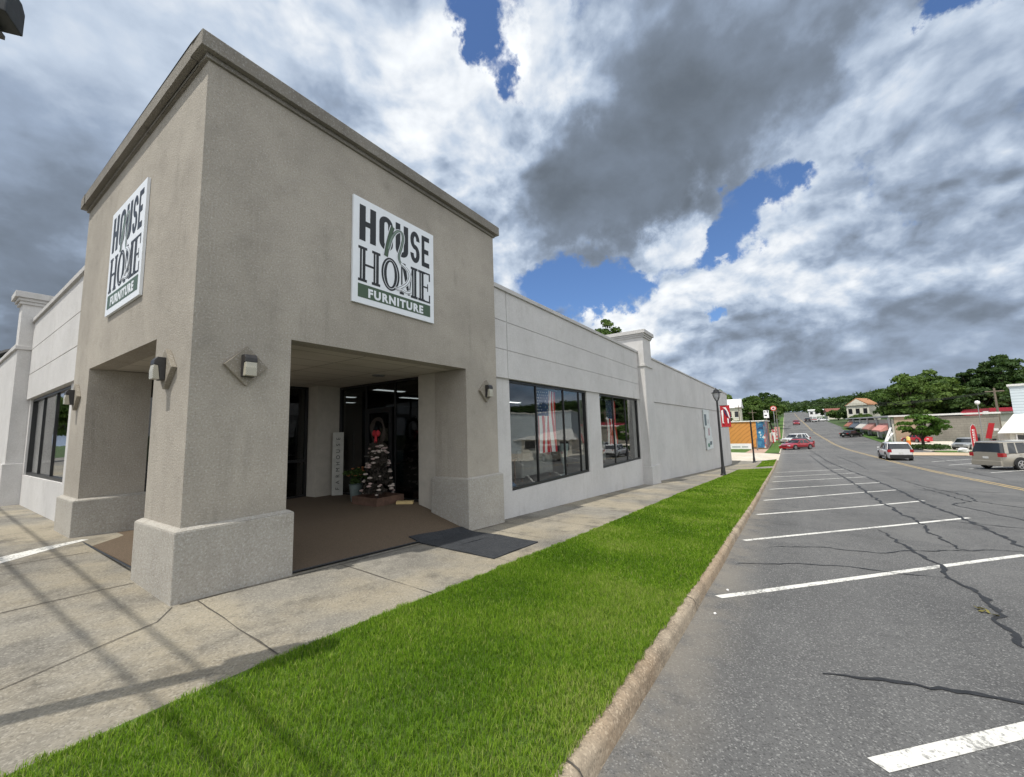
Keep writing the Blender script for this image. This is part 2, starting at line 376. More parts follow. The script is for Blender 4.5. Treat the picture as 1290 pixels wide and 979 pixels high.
def concrete(name, a, b_, tan, tanw, dark, sc=1.0):
    m, q, out = mat(name); o = q.new('ShaderNodeTexCoord').outputs['Object']
    big = q.noise(o, .7*sc, 6, .62); mid = q.noise(o, 2.6, 7, .66); fine = q.noise(o, 120, 3, .7); sp = q.noise(o, 46, 4, .75)
    c = q.mix(q.ss(big, .32, .66), c4(a), c4(b_))
    c = q.mix(q.m('MULTIPLY', q.ss(q.noise(q.v('ADD', o, (7, 3, 0)), .5, 4, .55), .42, .62), tanw), c, c4(tan))
    c = q.mix(q.m('MULTIPLY', q.ss(mid, .48, .74), .55), c, c4(dark))
    c = q.mix(q.m('MULTIPLY', q.ss(sp, .56, .70), .5), c, c4(tuple(v*1.5 for v in b_)))
    c = q.mix(q.m('MULTIPLY', q.ss(sp, .44, .30), .5), c, c4(dark))
    vo = q.new('ShaderNodeTexVoronoi', {'Vector': o, 'Scale': 75.0, 'Randomness': 1.0}, feature='F1'); vs_ = q.new('ShaderNodeSeparateXYZ', {0: vo.outputs['Color']})
    c = q.mix(q.m('MULTIPLY', q.ss(vs_.outputs[0], .70, .97), .30), c, c4(tuple(min(.8, v*1.9) for v in b_)))
    c = q.mix(q.m('MULTIPLY', q.ss(vs_.outputs[1], .35, .0), .30), c, c4(tuple(v*.8 for v in dark)))
    c = q.mix(q.m('MULTIPLY', q.ss(q.noise(q.v('ADD', o, (3, 8, 0)), 1.1, 8, .72), .53, .66), .45), c, c4(dark))
    p = q.new('ShaderNodeBsdfPrincipled', {'Base Color': c, 'Roughness': .92, 'Specular IOR Level': .25})
    bb = q.new('ShaderNodeBump', {'Height': q.m('ADD', fine, q.m('MULTIPLY', sp, 1.2)), 'Strength': .5, 'Distance': .006}); q.l.new(bb.outputs[0], p.inputs['Normal'])
    q.l.new(p.outputs[0], out.inputs[0]); return m
M_WALK = concrete('old_concrete', (.155, .146, .128), (.245, .23, .197), (.37, .315, .215), .5, (.062, .058, .052))
M_CURB = concrete('curb_concrete', (.21, .17, .125), (.36, .30, .225), (.30, .21, .13), .5, (.07, .058, .045), 4)
M_PALE = concrete('pale_concrete', (.50, .46, .38), (.60, .56, .48), (.52, .42, .30), .5, (.38, .34, .28))
M_BRICKWALK = concrete('red_walk', (.36, .24, .18), (.45, .31, .24), (.5, .4, .3), .4, (.25, .17, .13))
M_TAN = concrete('tan_drive', (.50, .37, .25), (.56, .43, .30), (.50, .42, .33), .3, (.40, .31, .22))
M_SOIL = pbr('turf_soil', (.07, .115, .018), .95, var=.4, vs=14, bump=.6, bs=40, bd=.02)
M_TERR = pbr('terrain_green', (.040, .075, .018), .95, var=.35, vs=.4, dirt=(.10, .09, .05, .5), ds=.08)
M_LAWN = pbr('far_lawn', (.060, .125, .018), .95, var=.3, vs=1.2, bump=.5, bs=20, bd=.03)
M_JOINT = pbr('joint_dark', (.075, .066, .055), .95, var=.3, vs=20)
M_TAR = pbr('crack_tar', (.018, .018, .019), .55, var=.3, vs=12, bump=.3, bs=50)

def paint(name, col, wear=.45):
    m, q, out = mat(name); o = q.new('ShaderNodeTexCoord').outputs['Object']
    w = q.noise(o, 26, 6, .72); w2 = q.noise(o, 2.0, 4, .6)
    f = q.ss(q.m('ADD', w, q.m('MULTIPLY', q.m('SUBTRACT', w2, .5), .5)), .38, .50)
    c = q.mix(f, (.13, .13, .125, 1), c4(col))
    c = q.mix(wear, c4(col), c)
    p = q.new('ShaderNodeBsdfPrincipled', {'Base Color': c, 'Roughness': .7})
    b = q.new('ShaderNodeBump', {'Height': q.noise(o, 110, 4, .7), 'Strength': .6, 'Distance': .006}); q.l.new(b.outputs[0], p.inputs['Normal'])
    q.l.new(p.outputs[0], out.inputs[0]); return m
M_PWHITE = paint('white_road_paint', (.66, .65, .61), .75)
M_PYEL = paint('yellow_road_paint', (.50, .36, .15), .9)

# ------------------------------------------------------------------ ground sheets
def xr(*seg):
    out = []
    for a, b, s in seg: out += list(np.arange(a, b, s))
    out.append(seg[-1][1]); return [float(v) for v in out]
def hill(x, y):
    base = rd(x)
    t = min(1, max(0, (x-330)/190)); t = t*t*(3-2*t)
    side = max(0, -y-22)
    h = base + t*min(13, side*.10) + min(1, max(0, (x-90)/200))*min(3.5, side*.03) + min(1, max(0, (x-120)/160))*min(5, max(0, y-8)*.10)
    if x > 520: h -= 0
    h += 1.6*math.sin(x*.013+y*.02)*t
    return h
def terr(x, y):
    if x < -20 or y > 25 or y < -60: k = 1
    z = hill(x, y)
    if -30 < y < 28 and x < 520: z = min(z, gz(x, y) if y > -20 else z)
    return z-.16
sheet('terrain', xr((-400, -60, 40), (-60, 0, 6), (0, 130, 3), (130, 460, 10), (460, 900, 20), (900, 3000, 300)),
      [-1800, -900, -500, -350, -260, -200, -160, -130, -105, -85, -70, -58, -48, -40, -34, -28, -22, -20, -16, -10, -4.2, -2, 0, 6, 12, 20, 30, 45, 65, 90, 130, 180, 260, 400, 700, 1500], terr, M_TERR)
XR = xr((-60, -6, 3), (-6, 60, 1.0), (60, 120, 3), (120, 520, 8))
sheet('road', XR, [-20.2, -16, -12, -8, -5, -4.2], lambda x, y: rd(x), M_ASPH)
sheet('cross_road', xr((-24, -4.6, 2.0)), [-4.2, -2, 0, 5, 12, 20, 40, 80], lambda x, y: rd(x)+.002, M_ASPH)
# sidewalk in front of the store and round its corner
XS = xr((-4.4, 44, .6), (44, 47.5, .7))
sheet('sidewalk', XS, [-1.93, -1, 0, .6, 1.2, 2.2], gz, M_WALK)
sheet('corner_sidewalk', xr((-4.4, 1.2, .4)), [2.2, 3, 4, 6, 9, 12, 16, 22, 40], gz, M_WALK)
# turf bed under the blades
XV = xr((-4.2, 33.6, .6))
def verge_z(x, y): return gz(x, y)+.004
sheet('grass_verge', XV, [-4.10, -3.8, -3.4, -3, -2.6, -2.2, -1.93], verge_z, M_SOIL)
# kerb along the near side: rounded top, real step
def kerb(name, x0, x1, step, yo, yi, m, gap=()):
    mb = MB(); prof = [(yo-.02, -.10), (yo, .085), (yo+.02, .118), (yo+.06, .133), (yi-.03, .136), (yi, .128), (yi, -.1)]
    s = 1 if yi > yo else -1
    prof = [(yo-.02*s, -.10), (yo, .085), (yo+.02*s, .118), (yo+.055*s, .133), (yi-.03*s, .136), (yi, .128), (yi, -.1)]
    xs = list(np.arange(x0, x1, step))+[x1]
    for a, b in zip(xs[:-1], xs[1:]):
        if any(g0 < (a+b)/2 < g1 for g0, g1 in gap): continue
        for (p0, z0), (p1, z1) in zip(prof[:-1], prof[1:]):
            wa = .006*math.sin(a*1.9)+.006*mnoise.noise((a*1.3, 0, 0)); wb = .006*math.sin(b*1.9)+.006*mnoise.noise((b*1.3, 0, 0))
            mb.face([(a, p0+wa, rd(a)+z0), (b, p0+wb, rd(b)+z0), (b, p1+wb, rd(b)+z1), (a, p1+wa, rd(a)+z1)])
    o = mb.build(name, m, smooth=True, kind='structure'); return o
kerb('kerb', -4.2, 46, .5, -4.205, -4.085, M_CURB)
kerb('far_kerb', 61, 330, 6, -4.22, -4.08, M_PALE)
kerb('opposite_kerb', 66, 92, 2, -20.0, -20.2, M_PALE, gap=((58, 71),(74, 90)))
for x in [-2.6+3.05*i for i in range(16)]:
    mb = MB(); k = [(-4.227, -.09), (-4.208, .087), (-4.188, .120), (-4.148, .1355), (-4.115, .1385), (-4.083, .130)]
    for (y0, z0), (y1, z1) in zip(k[:-1], k[1:]): mb.face([(x-.006, y0-.004, rd(x)+z0+.002), (x+.006, y0-.004, rd(x)+z0+.002), (x+.006, y1, rd(x)+z1+.002), (x-.006, y1, rd(x)+z1+.002)])
    mb.build('kerb_joint', M_JOINT, kind='structure')
# joints in the sidewalk
def seam(name, pts, w, m, lift=.005, jit=0, kind='structure', wf=None):
    mb = MB(); P = [];
    for (a, b) in zip(pts[:-1], pts[1:]):
        L = math.hypot(b[0]-a[0], b[1]-a[1]); n = max(1, int(L/(.07 if jit > .05 and L < 6 else .18)))
        for i in range(n): P.append((a[0]+(b[0]-a[0])*i/n, a[1]+(b[1]-a[1])*i/n))
    P.append(pts[-1]); L0 = None; ns = random.random()*99
    for i, (x, y) in enumerate(P):
        t = Vector((P[min(i+1, len(P)-1)][0]-P[max(i-1, 0)][0], P[min(i+1, len(P)-1)][1]-P[max(i-1, 0)][1], 0)).normalized(); nn = Vector((-t.y, t.x, 0))
        j = jit*(mnoise.noise((x*2.3+ns, y*2.3, 0))+.35*mnoise.noise((x*11+ns, y*11, 0))); ww = w*(max(.12, .9+.9*mnoise.noise((x*5+ns, y*5, 3))+.7*mnoise.noise((x*17+ns, y*17, 5))) if jit else 1)
        if wf: ww *= wf(i/(len(P)-1))
        a = Vector((x, y, 0))+nn*(j+ww/2); b = Vector((x, y, 0))+nn*(j-ww/2)
        A = (a.x, a.y, gz(a.x, a.y)+lift); Bb = (b.x, b.y, gz(b.x, b.y)+lift)
        if L0: mb.face([L0[0], L0[1], Bb, A])
        L0 = (A, Bb)
    return mb.build(name, m, kind=kind)
for x in (.14, 1.75, 3.3, 4.85, 6.4, 8.0, 9.6, 11.2, 12.8, 14.4, 16, 18, 20, 22, 24, 26, 28, 31, 34, 37, 40): seam('sidewalk_joint', [(x, -.09), (x-.08, -1.9)], .011, M_JOINT, jit=.012)
seam('sidewalk_joint', [(-4.2, -.30), (-1.17, -.80), (-.26, -.42), (-.07, -.12)], .012, M_JOINT, jit=.02)
seam('sidewalk_joint', [(.0, -.10), (1.1, -.135), (5.7, -.12)], .018, M_JOINT)
seam('sidewalk_joint', [(-4.2, 1.05), (-.08, 1.02)], .014, M_JOINT)
seam('sidewalk_joint', [(-4.2, 3.05), (-.08, 3.05)], .014, M_JOINT)
seam('sidewalk_joint', [(-4.2, 5.75), (-.08, 5.75)], .014, M_JOINT)
seam('sidewalk_joint', [(-4.2, 8.6), (.1, 8.6)], .014, M_JOINT)
seam('sidewalk_joint', [(-1.9, -.6), (-1.9, 20)], .014, M_JOINT)
seam('painted_stripe', [(-1.6, 3.05), (-.88, 3.45), (-.3, 3.85), (.05, 4.05)], .50, M_PWHITE, lift=.004, wf=lambda t: 1-.75*t)
# parking stalls
ST = [((1.60, -5.50), (5.6, -9.06)), ((4.13, -4.35), (9.15, -8.4)), ((7.8, -4.34), (13.96, -8.95)), ((11.61, -4.35), (17.56, -8.82)), ((15.15, -4.35), (21.3, -8.8)), ((19, -4.40), (25.2, -8.8)),
      ((23.1, -4.40), (29.2, -8.8)), ((26.7, -4.35), (32.6, -8.6)), ((31, -4.4), (36.8, -8.6)), ((62, -4.4), (68.2, -8.6)), ((67, -4.4), (73, -8.6)), ((72, -4.4), (78, -8.6))]
for i, (a, b) in enumerate(ST): seam('parking_stripe', [a, b], .115 if i == 0 else .105, M_PWHITE, lift=.004)
for a in (45.5, 49.8, 54.2): seam('parking_stripe', [(a, -19.8), (a-6, -15.4)], .12, M_PWHITE, lift=.004)
for a in (36, 40.5): seam('parking_stripe', [(a+1.2, -19.8), (a-4.6, -15.4)], .12, M_PWHITE, lift=.004)
def yc(x): return -13+1.45*float(np.clip((x-30)/110, 0, 1)**1.2)
for o_ in (-.13, .13):
    seam('centre_line', [(x, yc(x)+o_) for x in xr((-20, 60, 4), (60, 420, 8))], .10, M_PYEL, lift=.005)
# tarred cracks
CR_ = [([(10.64,-6.77),(9.13,-6.85),(8.44,-6.89),(7.34,-7.04),(6.74,-6.94),(5.83,-7.04),(5.35,-6.97),(4.3,-6.88),(2.5,-7.0)], .055),
 ([(5.8,-4.36),(6.46,-5.14),(6.63,-5.94),(6.66,-6.89)], .028), ([(7.39,-4.76),(7.96,-5.63),(7.92,-6.39),(8.82,-7.27),(9.5,-8.5),(9.8,-10)], .03),
 ([(2.66,-5.3),(2.8,-5.68),(2.86,-6.04),(2.91,-6.26),(3.01,-6.48),(3.1,-7.2)], .042), ([(60,-7.2),(42.34,-7.42),(24.48,-7.7),(17.09,-7.58),(12.8,-7.68),(9.1,-7.58),(9.01,-7.9)], .075),
 ([(80,-7.8),(48.53,-8.08),(29.61,-8.75),(21.36,-8.78),(17.28,-8.69),(13.54,-8.84),(9.95,-8.64),(6,-8.8)], .08), ([(23.81,-9.7),(20.99,-9.86),(17.98,-9.95),(16.85,-9.33),(14.27,-9.98),(10,-10.4)], .05),
 ([(30.23,-9.88),(23.99,-9.99),(19.88,-10.43),(18.11,-10.17),(17,-10.84),(12,-11.2)], .05), ([(17.2,-4.9),(17.6,-6.2),(17.1,-7.5)], .03), ([(13.3,-7.6),(12.6,-9.5),(13.2,-11.5),(12.9,-12.8)], .04),
 ([(22,-8.8),(21.5,-10.5),(22.4,-12.6)], .05), ([(34,-9),(33.2,-11),(34,-13)], .06), ([(45,-14.2),(36,-14.5),(30,-14.3)], .07), ([(70,-16.6),(56,-16.8),(46,-16.5)], .09), ([(58,-9.6),(44,-9.9),(36,-9.7)], .06)]
for p, w in CR_: seam('crack', p, w*1.1, M_TAR, lift=.0065, jit=.11, wf=lambda t: .35+.65*min(1, 5*t, 5*(1-t)))
# beyond the store: driveway, walk, verge, car lot
sheet('dark_walk', xr((33.6, 47.5, 1.2)), [-4.12, -3, -1.93], lambda x, y: gz(x, y)+.004, M_WALK)
sheet('driveway', xr((47.5, 61.5, 1.4)), [-4.25, -2, 0, 4, 12, 25], lambda x, y: gz(x, y)+.01, M_PALE)
sheet('brick_walk', xr((61.5, 140, 4)), [-2.5, -1.2, -.3], lambda x, y: gz(x, y)+.02, M_BRICKWALK)
sheet('far_verge', xr((61.5, 330, 5)), [-4.12, -3.3, -2.5], lambda x, y: gz(x, y)+.01, M_LAWN)
sheet('side_lawn', xr((61.5, 140, 4)), [-.3, 4, 10, 30], lambda x, y: gz(x, y)+.004, M_LAWN)
sheet('parking_lot', xr((28, 100, 4)), [-70, -50, -35, -26, -22, -20.2], lambda x, y: rd(x)+.035, M_PALE)
sheet('near_lot', xr((-30, 28, 4)), [-70, -50, -35, -26, -22, -20.2], lambda x, y: rd(x)+.02, M_ASPH)
sheet('tan_drive', [59, 61, 63, 65, 67], [-21.8, -20.5, -19, -17.4, -16.2], lambda x, y: rd(x)+.05, M_TAN)
sheet('shop_verge', xr((92, 162, 4)), [-21.3, -20.6, -19.3], lambda x, y: rd(x)+.07, M_LAWN)
sheet('corner_lawn', [66.5, 68, 70, 72], [-24, -22.5, -21, -20.1], lambda x, y: rd(x)+.06, M_LAWN)

# turf: one sheet of real blades
def grass():
    def patch(x0, x1, y0, y1, dens, h, w, seed):
        g = np.random.default_rng(seed); n = int((x1-x0)*(y1-y0)*dens)
        return g.uniform(x0, x1, n), g.uniform(y0, y1, n), h*g.uniform(.55, 1.35, n), w*g.uniform(.7, 1.3, n)
    ps = [patch(-2.2, .5, -4.14, -1.86, 13500, .036, .0034, 1), patch(.5, 3.5, -4.14, -1.86, 15500, .035, .0036, 2), patch(3.5, 7, -4.14, -1.86, 8000, .036, .0060, 3),
          patch(7, 13, -4.14, -1.86, 3600, .036, .010, 4), patch(13, 33.6, -4.14, -1.90, 1200, .038, .020, 5), patch(36.5, 46.5, -4.1, -2.9, 350, .06, .04, 6)]
    x, y, h, w = [np.concatenate(c) for c in zip(*ps)]
    lump = np.array([mnoise.noise((a*1.1, b*1.1, 5)) for a, b in zip(x, y)])
    tuft = np.array([mnoise.noise((a*7, b*7, 1)) for a, b in zip(x, y)])
    edge = y > -1.97; keep = y < -1.93+.06*tuft+.05*lump; keep &= y > -4.125+.03*tuft
    h = h*(1+.15*lump+.22*tuft); h[edge] *= .7
    x, y, h, w, lump, tuft = [c[keep] for c in (x, y, h, w, lump, tuft)]
    n = len(x); g = np.random.default_rng(3)
    zb = np.interp(x, XGRID := np.arange(-3, 48, .25), [rd(v)+.13 for v in XGRID]); zw = np.interp(x, XGRID, [wl(v)-.02 for v in XGRID])
    t = np.clip((-2-y)/2.2, 0, 1); z = zw*(1-t)+zb*t+.004
    an = g.uniform(0, 2*np.pi, n)+tuft*2; ln = g.uniform(.15, 1.0, n)*h
    dx, dy = np.cos(an), np.sin(an); px, py = -dy, dx
    V = np.empty((n, 5, 3)); B0 = np.stack([x, y, z], 1); S = np.stack([px, py, np.zeros(n)], 1)*(w/2)[:, None]; D = np.stack([dx, dy, np.zeros(n)], 1)
    mid = B0+D*(ln*.35)[:, None]+np.array([0, 0, 1])*(h*.62)[:, None]; tip = B0+D*(ln*1.05)[:, None]+np.array([0, 0, 1])*(h*.95)[:, None]
    V[:, 0] = B0-S; V[:, 1] = B0+S; V[:, 2] = mid+S*.8; V[:, 3] = mid-S*.8; V[:, 4] = tip
    me = bpy.data.meshes.new('grass'); me.vertices.add(n*5); me.vertices.foreach_set('co', V.reshape(-1))
    i = (np.arange(n)*5)[:, None]
    me.loops.add(n*7); me.loops.foreach_set('vertex_index', np.concatenate([i+0, i+1, i+2, i+3, i+3, i+2, i+4], 1).reshape(-1).astype(np.int32))
    me.polygons.add(n*2); st = np.stack([np.arange(n)*7, np.arange(n)*7+4], 1).reshape(-1); me.polygons.foreach_set('loop_start', st.astype(np.int32))
    at = me.attributes.new('tone', 'FLOAT', 'POINT'); big = np.array([mnoise.noise((a*.6+5, b*.6, 9)) for a, b in zip(x, y)]); tone = np.clip(.52+.22*g.standard_normal(n)+.35*lump+.14*tuft+.35*big, 0, 1); tone[g.random(n) < .035] = 1.3
    at.data.foreach_set('value', np.repeat(tone, 5).astype(np.float32)); me.update(); me.validate()
    m, q, out = mat('grass_blade')
    a = q.new('ShaderNodeAttribute', attribute_name='tone')
    rp = q.new('ShaderNodeValToRGB', {0: a.outputs['Fac']}); cr = rp.color_ramp
    for p_, c in [(.0, (.052, .118, .006)), (.45, (.118, .230, .012)), (.8, (.215, .330, .030))]:
        e = cr.elements[0] if p_ == 0 else (cr.elements[1] if p_ == .45 else cr.elements.new(p_)); e.position = p_; e.color = c4(c)
    e = cr.elements.new(1.0); e.color = (.30, .33, .10, 1)
    p = q.new('ShaderNodeBsdfPrincipled', {'Base Color': rp.outputs[0], 'Roughness': .8, 'Specular IOR Level': .10})
    tr = q.new('ShaderNodeBsdfTranslucent', {'Color': q.mix(.35, rp.outputs[0], (.16, .30, .03, 1))})
    mx = q.new('ShaderNodeMixShader', {0: .35, 1: p.outputs[0], 2: tr.outputs[0]}); q.l.new(mx.outputs[0], out.inputs[0])
    me.materials.append(m)
    o = bpy.data.objects.new('grass', me); COL.objects.link(o)
    tag(o, 'bright green mown grass strip between sidewalk and kerb', 'grass', kind='stuff')
grass()

# ------------------------------------------------------------------ the store
M_CEIL = None
def ceiling_mat():
    m, q, out = mat('ceiling_panel'); o = q.new('ShaderNodeTexCoord').outputs['Object']
    br = q.new('ShaderNodeTexBrick', {'Vector': o, 'Color1': (.50, .46, .40, 1), 'Color2': (.46, .43, .37, 1), 'Mortar': (.20, .18, .15, 1), 'Scale': 1.0, 'Mortar Size': .012, 'Brick Width': 1.22, 'Row Height': .61})
    br.offset = 0
    c = q.mix(q.m('MULTIPLY', q.ss(q.noise(o, 1.3, 6, .6), .45, .8), .4), br.outputs[0], (.30, .26, .20, 1))
    p = q.new('ShaderNodeBsdfPrincipled', {'Base Color': c, 'Roughness': .9}); q.l.new(p.outputs[0], out.inputs[0]); return m
M_CEIL = ceiling_mat()
M_CARPET = pbr('carpet_brown', (.125, .092, .062), .97, var=.22, vs=60, bump=.8, bs=160, bd=.012, dirt=(.085, .062, .042, .4), ds=.8)
M_MAT = pbr('rubber_mat', (.028, .031, .036), .85, var=.3, vs=18, bump=.7, bs=150, bd=.01, dirt=(.06, .062, .066, .4), ds=2)
M_BRONZE = pbr('dark_bronze_frame', (.012, .012, .013), .38, metal=0, var=.2, spec=.5)
M_GLASS = glass('window_glass', (.86, .88, .87), 1.75)
M_GLASS2 = glass('entry_glass', (.34, .35, .35), 1.6)
M_INT = pbr('interior_wall', (.34, .32, .29), .9, var=.08)
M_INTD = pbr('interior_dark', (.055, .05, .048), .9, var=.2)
M_IFLOOR = pbr('interior_floor', (.16, .14, .12), .6, var=.2)
M_ROOF = pbr('flat_roof', (.42, .42, .41), .9, var=.15, dirt=(.2, .2, .19, .5))
M_METAL = pbr('grey_metal', (.30, .30, .30), .45, metal=.8, var=.1)
M_PLATE = stucco('weathered_plate', (.25, .225, .185), (.09, .075, .06), .7, bs=70, bstr=.4)
M_LAMPB = pbr('lamp_bronze', (.022, .020, .020), .45, var=.3, vs=30, spec=.6)
M_TUBE = emis('fluorescent_tube', (.95, 1.0, 1.0), 3.2)
def prismatic():
    m, q, out = mat('prismatic_lens'); o = q.new('ShaderNodeTexCoord').outputs['Object']
    ck = q.new('ShaderNodeTexChecker', {'Vector': o, 'Color1': (.44, .42, .34, 1), 'Color2': (.33, .31, .25, 1), 'Scale': 90.0})
    p = q.new('ShaderNodeBsdfPrincipled', {'Base Color': ck.outputs[0], 'Roughness': .25, 'Specular IOR Level': .6, 'Transmission Weight': .0}); q.l.new(p.outputs[0], out.inputs[0]); return m
M_LENS = prismatic()

store = empty('furniture_store', (2.8, 2.8, 0))
tag(store, 'low furniture store with a tall tan stucco corner entrance tower and pale side wings', 'store')
INV = Matrix.Translation((-2.8, -2.8, 0))
def sp(mb, name, m, parent=None, **k):
    """a part of the store, given in world coordinates"""
    o = mb.build(name, m, **k); par = parent or store; o.parent = par
    if par is store: o.matrix_parent_inverse = INV
    return o
W_, H0, H1 = 5.573, 2.87, 6.12
# tower walls above the openings + piers
mb = MB()
mb.box(0, 0, H0, W_, .30, H1); mb.box(0, .30, H0, .30, W_-.30, H1); mb.box(0, W_-.30, H0, W_, W_, H1); mb.box(W_-.30, .30, H0, W_, W_-.30, H1)
mb.box(0, 0, -.1, 1.06, 1.14, H0); mb.box(4.54, 0, -.5, W_, .87, H0); mb.box(0, 4.48, -.1, .83, W_, H0)
mb.box(.3, .3, 5.9, W_-.3, W_-.3, 6.0)
tower = sp(mb, 'tower_wall', M_TOWER)
# pier bases, flared 7 cm, with a chamfered top
for (x0, y0, x1, y1, zb) in ((0, 0, 1.06, 1.14, -.25), (4.54, 0, W_, .87, -.7), (0, 4.48, .83, W_, -.2)):
    mb = MB(); mb.box(x0-.07, y0-.07, zb, x1+.07, y1+.07, .685); mb.box(x0-.07, y0-.07, .686, x1+.07, y1+.07, .715, top=(.05, .05))
    sp(mb, 'column_base', M_BASE, bevel=.012)
# cornice: two steps round the top of the tower
def ring(mb, o_, z0, z1, inner=.2):
    a, b = -o_, W_+o_
    mb.box(a, a, z0, b, inner, z1); mb.box(a, W_-inner, z0, b, b, z1); mb.box(a, inner, z0, inner, W_-inner, z1); mb.box(W_-inner, inner, z0, b, W_-inner, z1)
mb = MB(); ring(mb, .035, 6.045, 6.105); ring(mb, .11, 6.106, 6.30)
sp(mb, 'cornice', M_CORN, bevel=.008)
# porch ceiling and its recessed light
mb = MB(); mb.box(.3, .3, 2.88, W_-.3, W_-.3, 2.93); ceil = sp(mb, 'porch_ceiling', M_CEIL)
mb = MB(); mb.lathe((3.9, 1.9, 2.846), [(.11, 0), (.13, .012), (.13, .034)], 20); sp(mb, 'recessed_light', M_METAL, smooth=True)
# porch floor carpet: ramps from the sidewalk up to the door sills
def pz(x, y):
    e = min((x+.0)/1.6 if x > 0 else 0, (y+.05)/1.5); t = min(1, max(0, e)); a = gz(x, y if y < 0 else 0)+.014
    if y > 1.14 and x < 1.2: t = min(1, max(t, .7)); 
    return a*(1-t)+.135*t+.0
flo = sheet('carpet', xr((.02, 4.7, .18), (4.7, 5.5, .2)), [-.02, .2, .4, .6, .8, 1.0, 1.2, 1.5, 2, 3, 4, 4.9, 5.5], lambda x, y: pz(x, y), M_CARPET, kind=None, parent=store); flo.matrix_parent_inverse = INV
mb = MB(); mb.tube([(1.08, -.03, pz(1.1, -.02)+.004)]+[(x, -.03, pz(x, -.02)+.004) for x in (2, 3, 4, 4.52)], .016, 6); sp(mb, 'threshold_strip', M_BRONZE)
mb = MB(); mb.tube([(-.0, y, pz(.02, y)+.004) for y in (1.16, 2, 3, 4.46)], .012, 6); sp(mb, 'threshold_strip', M_BRONZE)

# glazed entry walls
def glazed(axis, c, a0, a1, z0, z1, mull, label=None, door=None, gm=None, bars=(), fw=.045, name='window'):
    """frame in the plane axis=c from a0..a1; mull = inner mullion positions; bars = extra horizontal bars"""
    def bx(mb, p0, p1, q0, q1, d=.05):
        if axis == 'x': mb.box(c-d, p0, q0, c+d, p1, q1)
        else: mb.box(p0, c-d, q0, p1, c+d, q1)
    g = MB()
    if axis == 'x': g.box(c-.004, a0, z0, c+.004, a1, z1)
    else: g.box(a0, c-.004, z0, a1, c+.004, z1)
    w = sp(g, name, gm or M_GLASS)
    mb = MB(); bx(mb, a0, a0+fw, z0, z1); bx(mb, a1-fw, a1, z0, z1); bx(mb, a0+fw, a1-fw, z0, z0+fw*1.3); bx(mb, a0+fw, a1-fw, z1-fw, z1)
    ms = sorted(mull)
    for m_ in ms: bx(mb, m_-fw*.42, m_+fw*.42, z0+fw*1.3, z1-fw, .03)
    edges = [a0+fw]+[v for m_ in ms for v in (m_-fw*.42, m_+fw*.42)]+[a1-fw]
    for zb in bars:
        for i in range(0, len(edges), 2): bx(mb, edges[i], edges[i+1], zb-.03, zb+.03, .042)
    f = mb.build('frame', M_BRONZE); f.parent = w
    return w
glazed('x', 4.72, 1.40, 4.47, .12, 2.875, (2.33, 3.40), gm=M_GLASS2, bars=(), name='glazed_wall')
glazed('y', 4.92, .86, 4.05, .12, 2.875, (1.9, 2.95), gm=M_GLASS2, bars=(1.02,), name='glazed_wall')
# door leaves inside the glazed walls with push bars
for (x0, y0, x1, y1) in ((4.655, 2.40, 4.69, 3.34),):
    mb = MB()
    mb.box(x0, y0, .14, x1, y0+.09, 2.25); mb.box(x0, y1-.09, .14, x1, y1, 2.25); mb.box(x0, y0+.09, .14, x1, y1-.09, .30); mb.box(x0, y0+.09, 2.14, x1, y1-.09, 2.25)
    d = sp(mb, 'door', M_BRONZE)
    mb = MB(); mb.tube([(x0-.02, y0+.05, 1.1), (x0-.07, y0+.06, 1.1), (x0-.07, y1-.06, 1.1), (x0-.02, y1-.05, 1.1)], .014, 8); h = mb.build('handle', M_METAL, smooth=True); h.parent = d
mb = MB(); mb.box(2.0, 4.83, .14, 2.09, 4.87, 2.25); mb.box(2.78, 4.83, .14, 2.87, 4.87, 2.25); mb.box(2.09, 4.83, .14, 2.78, 4.87, .3); mb.box(2.09, 4.83, 2.14, 2.78, 4.87, 2.25)
d = sp(mb, 'door', M_BRONZE); mb = MB(); mb.tube([(2.06, 4.82, 1.1), (2.07, 4.76, 1.1), (2.8, 4.76, 1.1), (2.81, 4.82, 1.1)], .014, 8); h = mb.build('handle', M_METAL, smooth=True); h.parent = d
# white-painted pier between the two glazed walls, and the wall ends
M_PIER = pbr('pier_paint', (.44, .41, .36), .85, var=.06, bump=.3, bs=60)
for b_ in ((4.06, 4.48, -.1, 4.86, 5.2, 2.879), (4.56, .871, -.3, 4.86, 1.39, 2.879)): mb = MB(); mb.box(*b_); sp(mb, 'inner_pier', M_PIER)

# ---- side wings
def slab(mb, pts, z0, z1, t):
    """upright slab between two ground points, outer face on the pts line, thickness t inward (to the left of travel)"""
    (xa, ya), (xb, yb) = pts; d = Vector((xb-xa, yb-ya, 0)).normalized(); n = Vector((-d.y, d.x, 0))*t
    z0a, z0b = z0 if isinstance(z0, tuple) else (z0, z0); z1a, z1b = z1 if isinstance(z1, tuple) else (z1, z1)
    k = len(mb.v); mb.v += [(xa, ya, z0a), (xb, yb, z0b), (xb+n.x, yb+n.y, z0b), (xa+n.x, ya+n.y, z0a), (xa, ya, z1a), (xb, yb, z1b), (xb+n.x, yb+n.y, z1b), (xa+n.x, ya+n.y, z1a)]
    mb.f += [tuple(k+i for i in q) for q in ((0,3,2,1),(4,5,6,7),(0,1,5,4),(1,2,6,5),(2,3,7,6),(3,0,4,7))]; mb.mi += [0]*6
